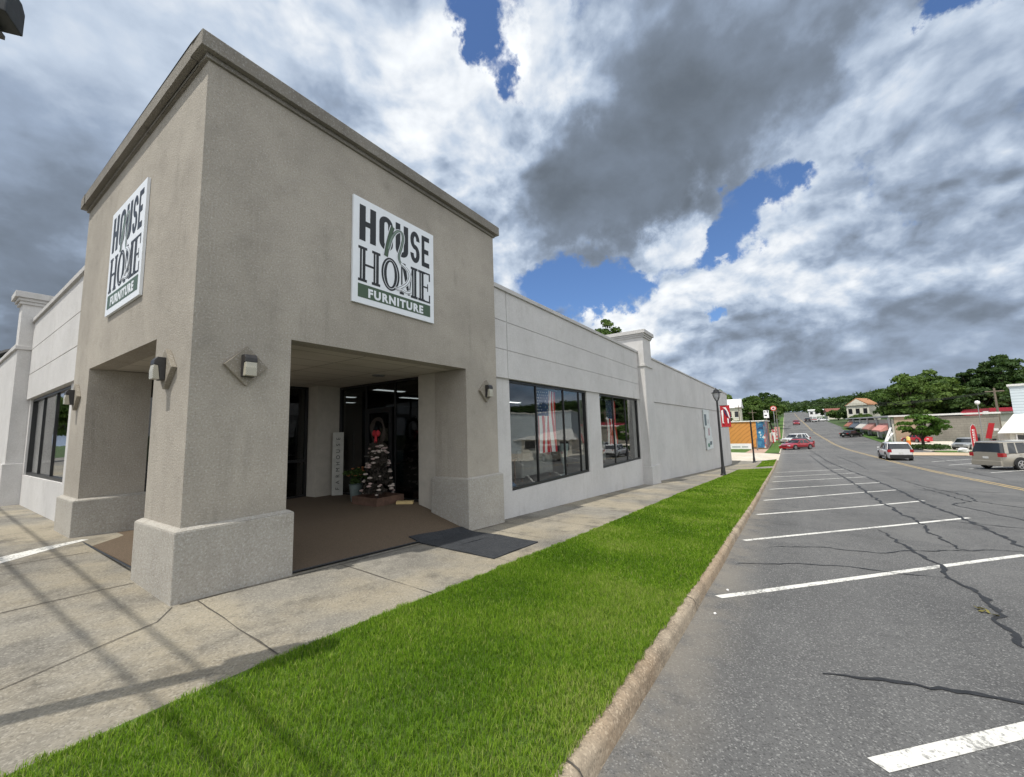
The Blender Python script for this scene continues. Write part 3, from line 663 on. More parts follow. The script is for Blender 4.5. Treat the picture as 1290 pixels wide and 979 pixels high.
# street wing, near bay with the two shop windows
mb = MB(); F = .11
mb.box(5.575, F, -.9, 6.23, F+.28, 2.82); mb.box(10.72, F, -1.0, 11.83, F+.28, 2.82); mb.box(16.29, F, -1.3, 16.44, F+.28, 2.82)
mb.box(6.23, F, -1.0, 10.72, F+.28, .22); mb.box(11.83, F, -1.3, 16.29, F+.28, .22)
# long blank bay beyond the pilaster, bending slightly with the street
slab(mb, ((17.66, .105), (44.4, -.42)), (-1.6, -3.0), (2.79, 2.78), .28)
mb.box(44.1, -.138, -3.0, 44.4, 16, 4.62)
sp(mb, 'street_wall', M_WHITE)
mb = MB()
zs = [(2.821, 3.475), (3.495, 4.155), (4.175, 4.90)]
for (a, b) in zs:
    mb.box(5.575, .05, a, 6.10, .33, b); mb.box(6.12, .05, a, 16.44, .33, b)
mb.box(5.575, .065, 2.83, 16.44, .31, 4.89)
slab(mb, ((17.66, .052), (44.44, -.475)), (2.80, 2.79), (4.92, 4.60), .30)
sp(mb, 'fascia', M_WHITE)
mb = MB(); mb.box(5.575, .0, 4.90, 16.44, .36, 5.0); slab(mb, ((17.66, .0), (44.5, -.53)), (4.92, 4.60), (5.0, 4.68), .38)
mb.box(44.15, -.15, 4.60, 44.5, 16, 4.68)
sp(mb, 'parapet_cap', M_TRIM, bevel=.006)
# avenue wing (left of the tower)
mb = MB()
mb.box(F, 5.575, -.2, F+.28, 6.50, 2.82); mb.box(F, 11.2, -.2, F+.28, 11.4, 2.82); mb.box(F, 6.50, -.2, F+.28, 11.2, .86)
mb.box(.0, 11.75, -.2, .28, 30, 4.5); mb.box(.0, 30, -.2, 14, 30.3, 4.5)
sp(mb, 'avenue_wall', M_WHITE)
mb = MB()
for (a, b) in zs: mb.box(.05, 5.575, a, .33, 11.4, b)
mb.box(.065, 5.575, 2.83, .31, 11.4, 4.89)
sp(mb, 'fascia', M_WHITE)
mb = MB(); mb.box(.0, 5.575, 4.90, .36, 11.4, 5.0); mb.box(-.06, 11.76, 4.5, .34, 30, 4.62); sp(mb, 'parapet_cap', M_TRIM, bevel=.006)
# pilasters with capped party walls
def pilaster(x0, y0, x1, y1, zb, cap, depth, axis, ring_z, base_z):
    mb = MB(); mb.box(x0, y0, zb, x1, y1, cap-.32); p = sp(mb, 'pilaster', M_WHITE)
    mb = MB()
    if axis == 'y': mb.box(x0, y1, 4.7, x1, depth, cap-.32); a = (x0, y0, x1, depth)
    else: mb.box(x1, y0, 4.7, depth, y1, cap-.32); a = (x0, y0, depth, y1)
    q_ = mb.build('party_wall', M_WHITE); q_.parent = p
    mb = MB()
    for o_, z0, z1 in ((.05, cap-.32, cap-.24), (.09, cap-.239, cap-.16), (.15, cap-.159, cap)): mb.box(a[0]-o_, a[1]-o_, z0, a[2]+o_, a[3]+o_, z1)
    c_ = mb.build('cap', M_TRIM, bevel=.008); c_.parent = p
    mb = MB(); mb.box(x0-.05, y0-.05, ring_z, x1+.05, y1, ring_z+.10); r_ = mb.build('moulding', M_WHITE, bevel=.01); r_.parent = p
    mb = MB(); mb.box(x0-.05, y0-.05, zb, x1+.05, y1, base_z); r_ = mb.build('plinth', M_WHITE, bevel=.01); r_.parent = p
    return p
pilaster(16.441, -.24, 17.659, .33, -2, 5.93, 9, 'y', 4.28, -.12)
pilaster(-.19, 11.401, .33, 11.9, -.2, 5.70, 9, 'x', 4.15, 1.16)
# flat roof behind the parapets
mb = MB(); mb.box(5.58, .4, 4.42, 44, 20, 4.5); mb.box(.4, 5.6, 4.42, 5.58, 20, 4.5); sp(mb, 'roof', M_ROOF)
# shop windows
M_SILL = M_TRIM
glazed('y', .20, 6.24, 10.71, .225, 2.80, (7.58, 9.16, 10.25))
glazed('y', .20, 11.84, 16.28, .225, 2.80, (13.32, 14.71))
glazed('x', .20, 6.51, 11.19, .87, 2.80, (8.27, 9.8))
# interior: floor, back walls and ceiling so that the glass looks into a room
mb = MB(); mb.box(4.9, .42, .05, 17.6, 12, .12); mb.box(.42, 5.3, .05, 4.9, 12, .12); sp(mb, 'shop_floor', M_IFLOOR)
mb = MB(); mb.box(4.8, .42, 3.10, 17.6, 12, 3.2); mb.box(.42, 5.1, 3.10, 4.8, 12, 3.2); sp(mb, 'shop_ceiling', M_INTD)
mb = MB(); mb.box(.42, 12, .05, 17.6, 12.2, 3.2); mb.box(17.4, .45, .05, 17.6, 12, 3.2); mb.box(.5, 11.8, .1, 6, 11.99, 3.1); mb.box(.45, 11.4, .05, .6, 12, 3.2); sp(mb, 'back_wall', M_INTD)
for i, (x, y) in enumerate([(6.5, 5.3), (6.5, 8), (9, 4.2), (9, 7), (12, 5.5), (12, 8.5), (8, 10.2), (14.8, 6)]):
    mb = MB(); mb.box(x, y, 3.04, x+1.2, y+.30, 3.095); f = sp(mb, 'ceiling_light', pbr('fixture', (.6, .6, .6), .5) if i == 0 else bpy.data.materials['fixture'])
    mb = MB(); mb.box(x+.03, y+.04, 3.025, x+1.17, y+.26, 3.038); t = mb.build('diffuser', M_TUBE); t.parent = f

# ------------------------------------------------------------------ signs on the tower
M_SW = pbr('sign_white', (.74, .77, .80), .35, var=.02, spec=.5)
M_SK = pbr('sign_black', (.012, .014, .016), .4, var=.02)
M_SG = pbr('sign_green', (.055, .095, .055), .4, var=.02)
M_SG2 = pbr('sign_sage', (.17, .23, .19), .4, var=.02)
def store_sign(M, label):
    """1.70 m square board; local x right, y up, z out of the wall"""
    root = empty('store_sign'); root.matrix_world = M
    tag(root, label, 'store sign', 'store name signs on the tower')
    w, h = 1.70, 1.70; t = .035
    def fl(mb, name, m, par): o = mb.build(name, m); o.parent = par; return o
    mb = MB(); mb.prism([(-w/2, -h/2), (w/2, -h/2), (w/2, h/2), (-w/2, h/2)], 0, t, ex=(1,0,0), ey=(0,1,0), ez=(0,0,1)); board = fl(mb, 'board', M_SW, root)
    I = Matrix.Translation((0, 0, t+.0015))
    # HOUSE: heavy condensed capitals drawn as strokes
    def glyphs(word, x0, x1, y0, y1, draw, name, m, depth=(t, t+.003)):
        n = len(word); mbx = MB()
        for (ch, a, b) in word: draw(mbx, ch, x0+(x1-x0)*a, x0+(x1-x0)*b, y0, y1, depth)
        return fl(mbx, name, m, root)
    def rect(mb, a, b, c, d, dp): mb.prism([(a, c), (b, c), (b, d), (a, d)], dp[0], dp[1], ex=(1,0,0), ey=(0,1,0), ez=(0,0,1))
    def arcband(mb, cx, cy, rx, ry, wdx, wdy, a0, a1, dp, n=14):
        for i in range(n):
            u0 = R(a0+(a1-a0)*i/n); u1 = R(a0+(a1-a0)*(i+1)/n)
            P = lambda u, ax, ay: (cx+ax*math.cos(u), cy+ay*math.sin(u))
            mb.prism([P(u0, rx, ry), P(u1, rx, ry), P(u1, rx-wdx, ry-wdy), P(u0, rx-wdx, ry-wdy)], dp[0], dp[1], ex=(1,0,0), ey=(0,1,0), ez=(0,0,1))
    def cond(mb, ch, a, b, c, d, dp):
        s = (b-a)*.36; hb = (d-c)*.15; w2 = b-a; r = w2/2; ry = r*1.0
        if ch == 'H': rect(mb, a, a+s, c, d, dp); rect(mb, b-s, b, c, d, dp); rect(mb, a+s, b-s, (c+d)/2-hb/2, (c+d)/2+hb/2, dp)
        elif ch == 'O':
            rect(mb, a, a+s, c+ry, d-ry, dp); rect(mb, b-s, b, c+ry, d-ry, dp)
            arcband(mb, a+r, d-ry, r, ry, s, hb, 0, 180, dp); arcband(mb, a+r, c+ry, r, ry, s, hb, 180, 360, dp)
        elif ch == 'U':
            rect(mb, a, a+s, c+ry, d, dp); rect(mb, b-s, b, c+ry, d, dp); arcband(mb, a+r, c+ry, r, ry, s, hb, 180, 360, dp)
        elif ch == 'S':
            m_ = (c+d)/2; rr = (d-c)/4+hb*.25
            arcband(mb, a+r, d-rr, r, rr, s, hb, 0, 270, dp, 20); arcband(mb, a+r, c+rr, r, rr, s, hb, -180, 90, dp, 20)
        elif ch == 'E': rect(mb, a, a+s, c, d, dp); [rect(mb, a+s, b-(0 if k != 1 else .1*w2), y, y+hb, dp) for k, y in enumerate((c, (c+d)/2-hb/2, d-hb))]
    glyphs([('H', 0, .205), ('O', .25, .435), ('U', .475, .66), ('S', .695, .84), ('E', .875, 1)], -.74, .74, .16, .74, cond, 'lettering', M_SK)
    # HOME: slab serif capitals with a white inline
    def slabl(mb, ch, a, b, c, d, dp):
        w2 = b-a; s = .098; sr = .042
        def stem(x, s=s): rect(mb, x, x+s*.34, c+sr, d-sr, dp); rect(mb, x+s*.50, x+s, c+sr, d-sr, dp)
        def serif(x, s=s, top=True, bot=True):
            if bot: rect(mb, x-.03, x+s+.03, c, c+sr, dp)
            if top: rect(mb, x-.03, x+s+.03, d-sr, d, dp)
        if ch == 'H': stem(a+.03); serif(a+.03); stem(b-s-.03); serif(b-s-.03); rect(mb, a+.03+s, b-s-.03, (c+d)/2-.017, (c+d)/2+.017, dp)
        elif ch == 'O':
            cx, cy, rx, ry = (a+b)/2, (c+d)/2, w2/2, (d-c)/2
            arcband(mb, cx, cy, rx, ry, .036, .028, 0, 360, dp, 32); arcband(mb, cx, cy, rx-.050, ry-.040, .052, .026, 0, 360, dp, 32)
        elif ch == 'M':
            rect(mb, a+.02, a+.05, c+sr, d-sr, dp); serif(a+.02, .03); stem(b-s-.03); serif(b-s-.03); mid = a+.5*w2-.01
            for (x, wd) in ((a+.03, .085),): mb.prism([(x, d), (x+wd, d), (mid+.02, c+.02), (mid-.02, c+.02)], dp[0], dp[1]+.0004, ex=(1,0,0), ey=(0,1,0), ez=(0,0,1))
            mb.prism([(b-s-.03, d), (b-s-.012, d), (mid+.02, c+.02), (mid, c+.02)], dp[0], dp[1]+.0008, ex=(1,0,0), ey=(0,1,0), ez=(0,0,1))
        elif ch == 'E':
            stem(a+.03); serif(a+.03)
            rect(mb, a+.03+s, b, c, c+.03, dp); rect(mb, a+.03+s, b, d-.03, d, dp); rect(mb, a+.03+s, b-.05, (c+d)/2-.014, (c+d)/2+.014, dp)
            rect(mb, b-.028, b, c+.03, c+.15, dp); rect(mb, b-.028, b, d-.15, d-.03, dp); rect(mb, b-.068, b-.05, (c+d)/2-.07, (c+d)/2+.07, dp)
    glyphs([('H', 0, .27), ('O', .285, .53), ('M', .54, .80), ('E', .81, 1)], -.755, .755, -.50, .06, slabl, 'lettering', M_SK)
    # green band with white FURNITURE
    mb = MB(); rect(mb, -.755, .755, -.755, -.54, (t, t+.003)); band = fl(mb, 'green_band', M_SG, root)
    o = text_mesh('FURNITURE', .185, 'lettering', M_SW, Matrix.Translation((0, -.722, t+.0045)), band, sx=1.02, offset=.009, extrude=.001, spacing=1.22)
    # flowing script n and 2: white keyline under a sage stroke
    def stroke(pts, wd, m, z, name):
        mb = MB(); N = []
        pts = [Vector((a, b, 0)) for a, b in pts]; cr_ = []
        for i in range(len(pts)-1):
            p0 = pts[max(i-1, 0)]; p1 = pts[i]; p2 = pts[i+1]; p3 = pts[min(i+2, len(pts)-1)]
            for k in range(7):
                u = k/7; cr_.append(.5*((2*p1)+(p2-p0)*u+(2*p0-5*p1+4*p2-p3)*u*u+(3*p1-p0-3*p2+p3)*u**3))
        cr_.append(pts[-1]); prev = None
        for i, p in enumerate(cr_):
            t_ = (cr_[min(i+1, len(cr_)-1)]-cr_[max(i-1, 0)]).normalized(); nn = Vector((-t_.y, t_.x, 0))
            ww = wd*(.72+.38*abs(t_.y)); a = p+nn*ww/2; b = p-nn*ww/2
            if prev: mb.face([(prev[0].x, prev[0].y, z), (prev[1].x, prev[1].y, z), (b.x, b.y, z), (a.x, a.y, z)])
            prev = (a, b)
        return fl(mb, name, m, root)
    n_ = [(-.10, .62), (-.14, .50), (-.20, .28), (-.24, .06)]
    n2 = [(-.19, .20), (-.12, .42), (-.02, .57), (.08, .60), (.12, .50), (.08, .32), (.03, .15), (.07, .04), (.20, -.02), (.27, -.12), (.22, -.26), (.10, -.37), (-.02, -.44), (.08, -.42), (.20, -.44), (.30, -.40)]
    for i, pl in enumerate((n_, n2)):
        wn = .098 if i == 0 else .072
        stroke(pl, wn, M_SW, t+.0048+.0004*i, 'script_outline'); stroke(pl, wn-.024, M_SK, t+.0056+.0004*i, 'script')
        stroke(pl, wn-.042, M_SG if i == 0 else M_SG2, t+.0064+.0004*i, 'script')
    stroke(n2[7:], .030, M_SW, t+.0074, 'script')
    return root
store_sign(frame_mat((2.765, -.004, 4.455), (1, 0, 0), (0, 0, 1)), 'square white store name sign on the shaded street side of the tower')
store_sign(frame_mat((-.004, 2.70, 4.44), (0, -1, 0), (0, 0, 1)), 'square white store name sign on the sunlit left face of the tower')

# wall packs: diamond back plate, bronze hood, ribbed lens
def sconce(M, label):
    root = empty('wall_lamp'); root.matrix_world = M; tag(root, label, 'wall lamp', 'diamond wall lamps on the tower')
    E = dict(ex=(1,0,0), ey=(0,1,0), ez=(0,0,1))
    mb = MB(); s = .235; mb.prism([(0, -s), (s, 0), (0, s), (-s, 0)], 0, .055, **E); o = mb.build('back_plate', M_PLATE, bevel=.006); o.parent = root
    # hood: side profile in (z out, y up)
    prof = [(.055, .125), (.13, .125), (.16, .085), (.16, .035), (.12, .03), (.10, -.10), (.10, -.135), (.055, -.135)]
    mb = MB(); mb.prism(prof, -.066, .066, ex=(0,0,1), ey=(0,1,0), ez=(1,0,0)); o = mb.build('hood', M_LAMPB, bevel=.006); o.parent = root
    prof = [(.102, -.128), (.122, .028), (.158, .034), (.168, -.03), (.165, -.125)]
    mb = MB(); mb.prism(prof, -.061, .061, ex=(0,0,1), ey=(0,1,0), ez=(1,0,0)); o = mb.build('lens', M_LENS, bevel=.004); o.parent = root
    return root
sconce(frame_mat((.53, -.001, 2.455), (1, 0, 0), (0, 0, 1)), 'diamond backed wall lamp on the shaded side of the corner pier')
sconce(frame_mat((5.15, -.001, 2.455), (1, 0, 0), (0, 0, 1)), 'diamond backed wall lamp on the right pier beside the shop windows')
sconce(frame_mat((-.001, .61, 2.43), (0, -1, 0), (0, 0, 1)), 'diamond backed wall lamp on the sunlit side of the corner pier')
sconce(frame_mat((-.001, 5.12, 2.43), (0, -1, 0), (0, 0, 1)), 'diamond backed wall lamp at the far left end of the tower')

# dark mats laid at the threshold
for (pts, lab) in (([(3.22, .20), (4.46, .10), (4.50, -.72), (3.20, -.70)], 'dark rubber mat nearer the doorway, half inside the porch'), ([(3.19, -.715), (4.51, -.735), (4.44, -1.60), (3.17, -1.62)], 'dark rubber mat on the open sidewalk, touching the grass')):
    mb = MB(); n = 6
    (ax, ay), (bx_, by), (cx_, cy), (dx_, dy) = pts; grid = []
    for i in range(n+1):
        for j in range(n+1):
            u, v = i/n, j/n; x = (ax*(1-u)+bx_*u)*(1-v)+(dx_*(1-u)+cx_*u)*v; y = (ay*(1-u)+by*u)*(1-v)+(dy*(1-u)+cy*u)*v
            zz = max(gz(x, y), pz(x, y) if y > -.05 else -9)+.018+.004*math.sin(9*u+4*v); grid.append((x, y, zz))
    for i in range(n):
        for j in range(n):
            a = grid[i*(n+1)+j]; b = grid[(i+1)*(n+1)+j]; c = grid[(i+1)*(n+1)+j+1]; d = grid[i*(n+1)+j+1]; mb.face([a, b, c, d])
    per = [grid[i*(n+1)] for i in range(n+1)]+[grid[n*(n+1)+j] for j in range(1, n+1)]+[grid[i*(n+1)+n] for i in range(n-1, -1, -1)]+[grid[j] for j in range(n-1, 0, -1)]
    for a, b in zip(per, per[1:]+per[:1]): mb.face([a, b, (b[0], b[1], b[2]-.017), (a[0], a[1], a[2]-.017)])
    tag(mb.build('floor_mat', M_MAT), lab, 'floor mat', 'rubber mats at the entrance')

# ------------------------------------------------------------------ street lamp with banner, by the store wall
M_BLACK = pbr('black_iron', (.013, .013, .014), .42, var=.25, vs=12, spec=.5)
M_FROST = pbr('lantern_glass', (.50, .50, .52), .3, var=.05)
M_RED = pbr('banner_red', (.42, .018, .026), .7, var=.06)
M_LWHITE = pbr('lettering_white', (.75, .74, .74), .6, var=.03)
M_NAVY = pbr('navy_print', (.03, .035, .11), .6, var=.03)
def lantern_head(root, x, y, z):
    mb = MB(); mb.lathe((x, y, z), [(.03, 0), (.055, .03), (.05, .08), (.075, .10)], 12); mb.build('neck', M_BLACK, root, smooth=True)
    for k in range(4):
        w = PI/4+k*PI/2; c, s = math.cos(w), math.sin(w)
        mb = MB(); mb.tube([(x+.07*c, y+.07*s, z+.08), (x+.16*c, y+.16*s, z+.22), (x+.245*c, y+.245*s, z+.42), (x+.25*c, y+.25*s, z+.56)], .018, 6); mb.build('bracket', M_BLACK, root, smooth=True)
    mb = MB(); mb.lathe((x, y, z), [(.06, .10), (.13, .24), (.205, .42), (.215, .55)], 16); mb.build('globe', M_FROST, root, smooth=True)
    mb = MB(); mb.lathe((x, y, z), [(.30, .55), (.30, .575), (.20, .62), (.16, .67), (.17, .70), (.10, .77), (.03, .80), (.025, .86), (.004, .89)], 16); mb.build('cap', M_BLACK, root, smooth=True)
def street_lamp(x, y, h, label):
    z0 = gz(x, y); root = empty('street_lamp', (x, y, z0)); tag(root, label, 'street lamp')
    mb = MB(); mb.lathe((0, 0, -.05), [(.17, 0), (.17, .12), (.13, .16), (.115, .5), (.085, .6), (.08, .9)], 12); mb.build('base', M_BLACK, root, smooth=True)
    mb = MB(); mb.lathe((0, 0, .8), [(.078, 0), (.066, (h-1.7)*.5), (.055, h-1.68)], 12); mb.build('pole', M_BLACK, root, smooth=True)
    lantern_head(root, 0, 0, h-.90)
    return root
sl = street_lamp(25.78, -1.86, 5.28, 'tall black lantern street lamp carrying a red banner at the end of the store grass')
# the banner hangs square to the street, on two short rods
bx_ = 25.78; by_ = -1.86; zt = at_z = None
bn = empty('banner', (25.78, -1.94, 2.2)); tag(bn, 'red vertical street banner with white and navy script on the black lamp post', 'banner')
mb = MB(); n = 8
for i in range(n):
    u0, u1 = i/n, (i+1)/n
    w0, w1 = .03*math.sin(u0*5), .03*math.sin(u1*5)
    mb.prism([(-.05-u0*.52, -1.28), (-.05-u1*.52, -1.28), (-.05-u1*.52, 0), (-.05-u0*.52, 0)], -.004+w0, .004+w0, ex=(0,1,0), ey=(0,0,1), ez=(1,0,0))
bc = mb.build('cloth', M_RED, bn)
def strokes(name, m, par, polys, x):
    mb = MB()
    for poly in polys: mb.prism(poly, x-.003, x+.003, ex=(0,1,0), ey=(0,0,1), ez=(1,0,0))
    return mb.build(name, m, par)
strokes('lettering', M_LWHITE, bn, [[(-.10, -.30), (-.20, -.25), (-.21, -.45), (-.18, -1.0), (-.24, -1.06), (-.13, -1.05)], [(-.20, -.12), (-.36, -.10), (-.50, -.45), (-.55, -.80), (-.48, -.70), (-.40, -.35), (-.30, -.20)], [(-.40, -.75), (-.47, -.80), (-.46, -1.08), (-.40, -1.05)]], -.045)
strokes('lettering', M_NAVY, bn, [[(-.22, -.26), (-.30, -.24), (-.44, -.62), (-.40, -.68)], [(-.50, -.80), (-.56, -.66), (-.555, -.95), (-.50, -1.05)]], -.043)
mb = MB(); mb.tube([(0, 0, .02), (0, -.60, .02)], .012, 6); mb.build('rod', M_BLACK, bn); mb = MB(); mb.tube([(0, 0, -1.30), (0, -.60, -1.30)], .012, 6); mb.build('rod', M_BLACK, bn)
bn.location.z = 2.72

# dark post further along the verge
r = empty('street_post', (45.8, -2.25, gz(45.8, -2.25))); tag(r, 'plain dark street post in front of the orange wall', 'post')
mb = MB(); mb.lathe((0, 0, -.1), [(.11, 0), (.11, .5), (.085, .6), (.07, 3.9), (.09, 3.95), (.09, 4.15), (.02, 4.25)], 10); mb.build('pole', M_BLACK, r, smooth=True)
mb = MB(); mb.lathe((0, 0, -.1), [(.18, 0), (.18, .12), (.12, .2)], 10); mb.build('base', M_BLACK, r, smooth=True)

# notices on the blank wall
def wall_y(x): return .105+(x-17.66)/(44.4-17.66)*(-.42-.105)
M_SIGNP = pbr('notice_pale', (.62, .66, .66), .5, var=.06)
M_SIGNG = pbr('notice_grey', (.10, .14, .16), .5, var=.15, vs=3)
M_SIGNGR = pbr('notice_green', (.08, .20, .14), .5, var=.1)
def wall_notice(x0, x1, z0, z1, label, inner):
    y = wall_y((x0+x1)/2); r = empty('wall_notice', ((x0+x1)/2, y-.03, z0)); tag(r, label, 'notice')
    w = (x1-x0)/2; h = z1-z0
    mb = MB(); mb.box(-w, -.03, 0, w, .03, h); mb.build('panel', M_SIGNP, r)
    mb = MB(); mb.box(-w-.03, -.045, -.03, w+.03, -.028, .04); mb.box(-w-.03, -.045, h-.04, w+.03, -.028, h+.03); mb.box(-w-.03, -.045, .04, -w+.04, -.028, h-.04); mb.box(w-.04, -.045, .04, w+.03, -.028, h-.04); mb.build('frame', M_SIGNP, r)
    for (a, b, c, d, m) in inner:
        mb = MB(); mb.box(-w+2*w*a, -.036, h*c, -w+2*w*b, -.029, h*d); mb.build('print', m, r)
wall_notice(31.0, 33.5, 1.45, 2.70, 'upper pale notice with a dark grey picture on the blank wall', [(.10, .45, .08, .75, M_SIGNG), (.6, .9, .2, .45, M_FROST)])
wall_notice(31.2, 34.0, .62, 1.40, 'middle pale notice with faint pink print on the blank wall', [(.45, .72, .2, .9, pbr('notice_pink', (.42, .30, .33), .6))])
wall_notice(31.4, 34.3, -.22, .55, 'lowest pale notice with green print on the blank wall', [(.18, .45, .2, .55, M_SIGNGR), (.5, .85, .35, .7, M_SIGNG)])

# overhead arm lamp: its head just enters the top left corner; its arm throws the bar of shadow
ol = empty('overhead_lamp', (-6.4, 1.0, gz(-4, 1))); tag(ol, 'dark ribbed lamp head hanging in at the top left corner of the view', 'street lamp')
mb = MB(); mb.tube([(-6.4, 1.0, 0), (-6.4, 1.0, 5.2)], [.11, .08], 10); o = mb.build('pole', M_BLACK, smooth=True); o.parent = ol; o.matrix_parent_inverse = Matrix.Translation((6.4, -1.0, -gz(-4, 1)))
def ol_part(mb, nm, m, **k): o = mb.build(nm, m, **k); o.parent = ol; o.matrix_parent_inverse = Matrix.Translation((6.4, -1.0, -gz(-4, 1))); return o
HP = Vector((-1.57, -1.82, 4.05)); AD = Vector((-.87, .45, .06)).normalized()
mb = MB(); mb.tube([HP+AD*.35, HP+AD*1.4, HP+AD*3.0, (-6.4, 1.0, 4.55)], .075, 8); ol_part(mb, 'arm', M_BLACK, smooth=True)
mb = MB(); sdv = AD.cross(Vector((0, 0, 1))).normalized()
for i, (a, b, wd, zt_, zb) in enumerate([(-.10, .04, .11, .10, -.10), (.045, .20, .15, .17, -.11), (.205, .40, .17, .20, -.11), (.405, .62, .15, .18, -.09)]):
    p0 = HP+AD*a; p1 = HP+AD*b; f0 = .75 if i == 0 else 1
    vs = []
    for p, s_ in ((p0, f0), (p1, 1)):
        for (u, v_) in ((-1, zb), (1, zb), (1, zt_*.5*s_), (.55, zt_*s_), (-.55, zt_*s_), (-1, zt_*.5*s_)): vs.append(p+sdv*wd*u*s_+Vector((0, 0, v_)))
    k = len(mb.v); mb.v += [tuple(v) for v in vs]; mb.f.append(tuple(range(k, k+6))[::-1]); mb.f.append(tuple(range(k+6, k+12))); mb.mi += [0, 0]
    for j in range(6): mb.f.append((k+j, k+(j+1) % 6, k+6+(j+1) % 6, k+6+j)); mb.mi.append(0)
ol_part(mb, 'lamp_head', pbr('lamp_head_paint', (.03, .034, .038), .5, var=.3, vs=20), bevel=.006)
mb = MB(); mb.obox(HP+AD*.2+Vector((0, 0, -.125)), AD*.22, sdv*.11, (0, 0, .012)); ol_part(mb, 'lens', pbr('lamp_lens', (.05, .05, .05), .3))

# overhead cables along the avenue: seen as shadows on the corner sidewalk
M_CABLE = pbr('cable_black', (.02, .02, .02), .6)
for (dx, lab) in ((-.55, 'thick overhead cable running along the avenue nearest the tower'), (-.95, 'second overhead cable running along the avenue')):
    h = 7.2; x = dx+.25-.46*h; mb = MB()
    pts = [(x-.35*math.sin((y-10)/40)*0+(.04*(2-y)*.10 if False else 0)+ (-.018*(y-2) if dx < -.9 else .012*(y-2)), y, h-.25*math.cos((y-8)/30*1.3)+.2) for y in np.arange(-34, 46, 2)]
    mb.tube(pts, .024, 6); tag(mb.build('overhead_cable', M_CABLE, smooth=True), lab, 'cable', 'overhead cables along the avenue')
r = empty('utility_pole', (-4.2, 46, -.2)); tag(r, 'wooden utility pole far along the avenue left of the store', 'utility pole')
M_WOOD = pbr('pole_wood', (.16, .13, .10), .9, var=.3, vs=8)
mb = MB(); mb.lathe((0, 0, 0), [(.17, 0), (.12, 9.5)], 10); mb.build('pole', M_WOOD, r, smooth=True); mb = MB(); mb.box(-1.1, -.06, 8.4, 1.1, .06, 8.55); mb.build('crossarm', M_WOOD, r)
# thin wires crossing behind the left wing
for i, (za, zb) in enumerate(((9.2, 9.9), (7.3, 7.2))):
    mb = MB(); pts = []
    for k in range(13):
        u = k/12; pts.append((-4.2+u*40, 46+u*12, za+(zb-za)*u-1.2*math.sin(PI*u)*.8+.6))
    mb.tube(pts, .03, 5); tag(mb.build('overhead_wire', M_CABLE), ('upper' if i == 0 else 'lower')+' thin wire crossing the sky behind the left wing', 'wire', 'wires behind the left wing')
# dark arch on the roof behind the left pilaster
mb = MB(); mb.tube([(1.6+1.4*math.cos(R(a)), 30.5, 4.5+2.1*math.sin(R(a))+.4) for a in range(-10, 191, 12)], .16, 8); mb.box(.05, 30.4, 4.45, .3, 30.6, 4.7); mb.box(2.9, 30.4, 4.45, 3.15, 30.6, 4.7)
tag(mb.build('metal_arch', M_BLACK, smooth=True), 'dark metal arch standing on the roof at the far left', 'arch')

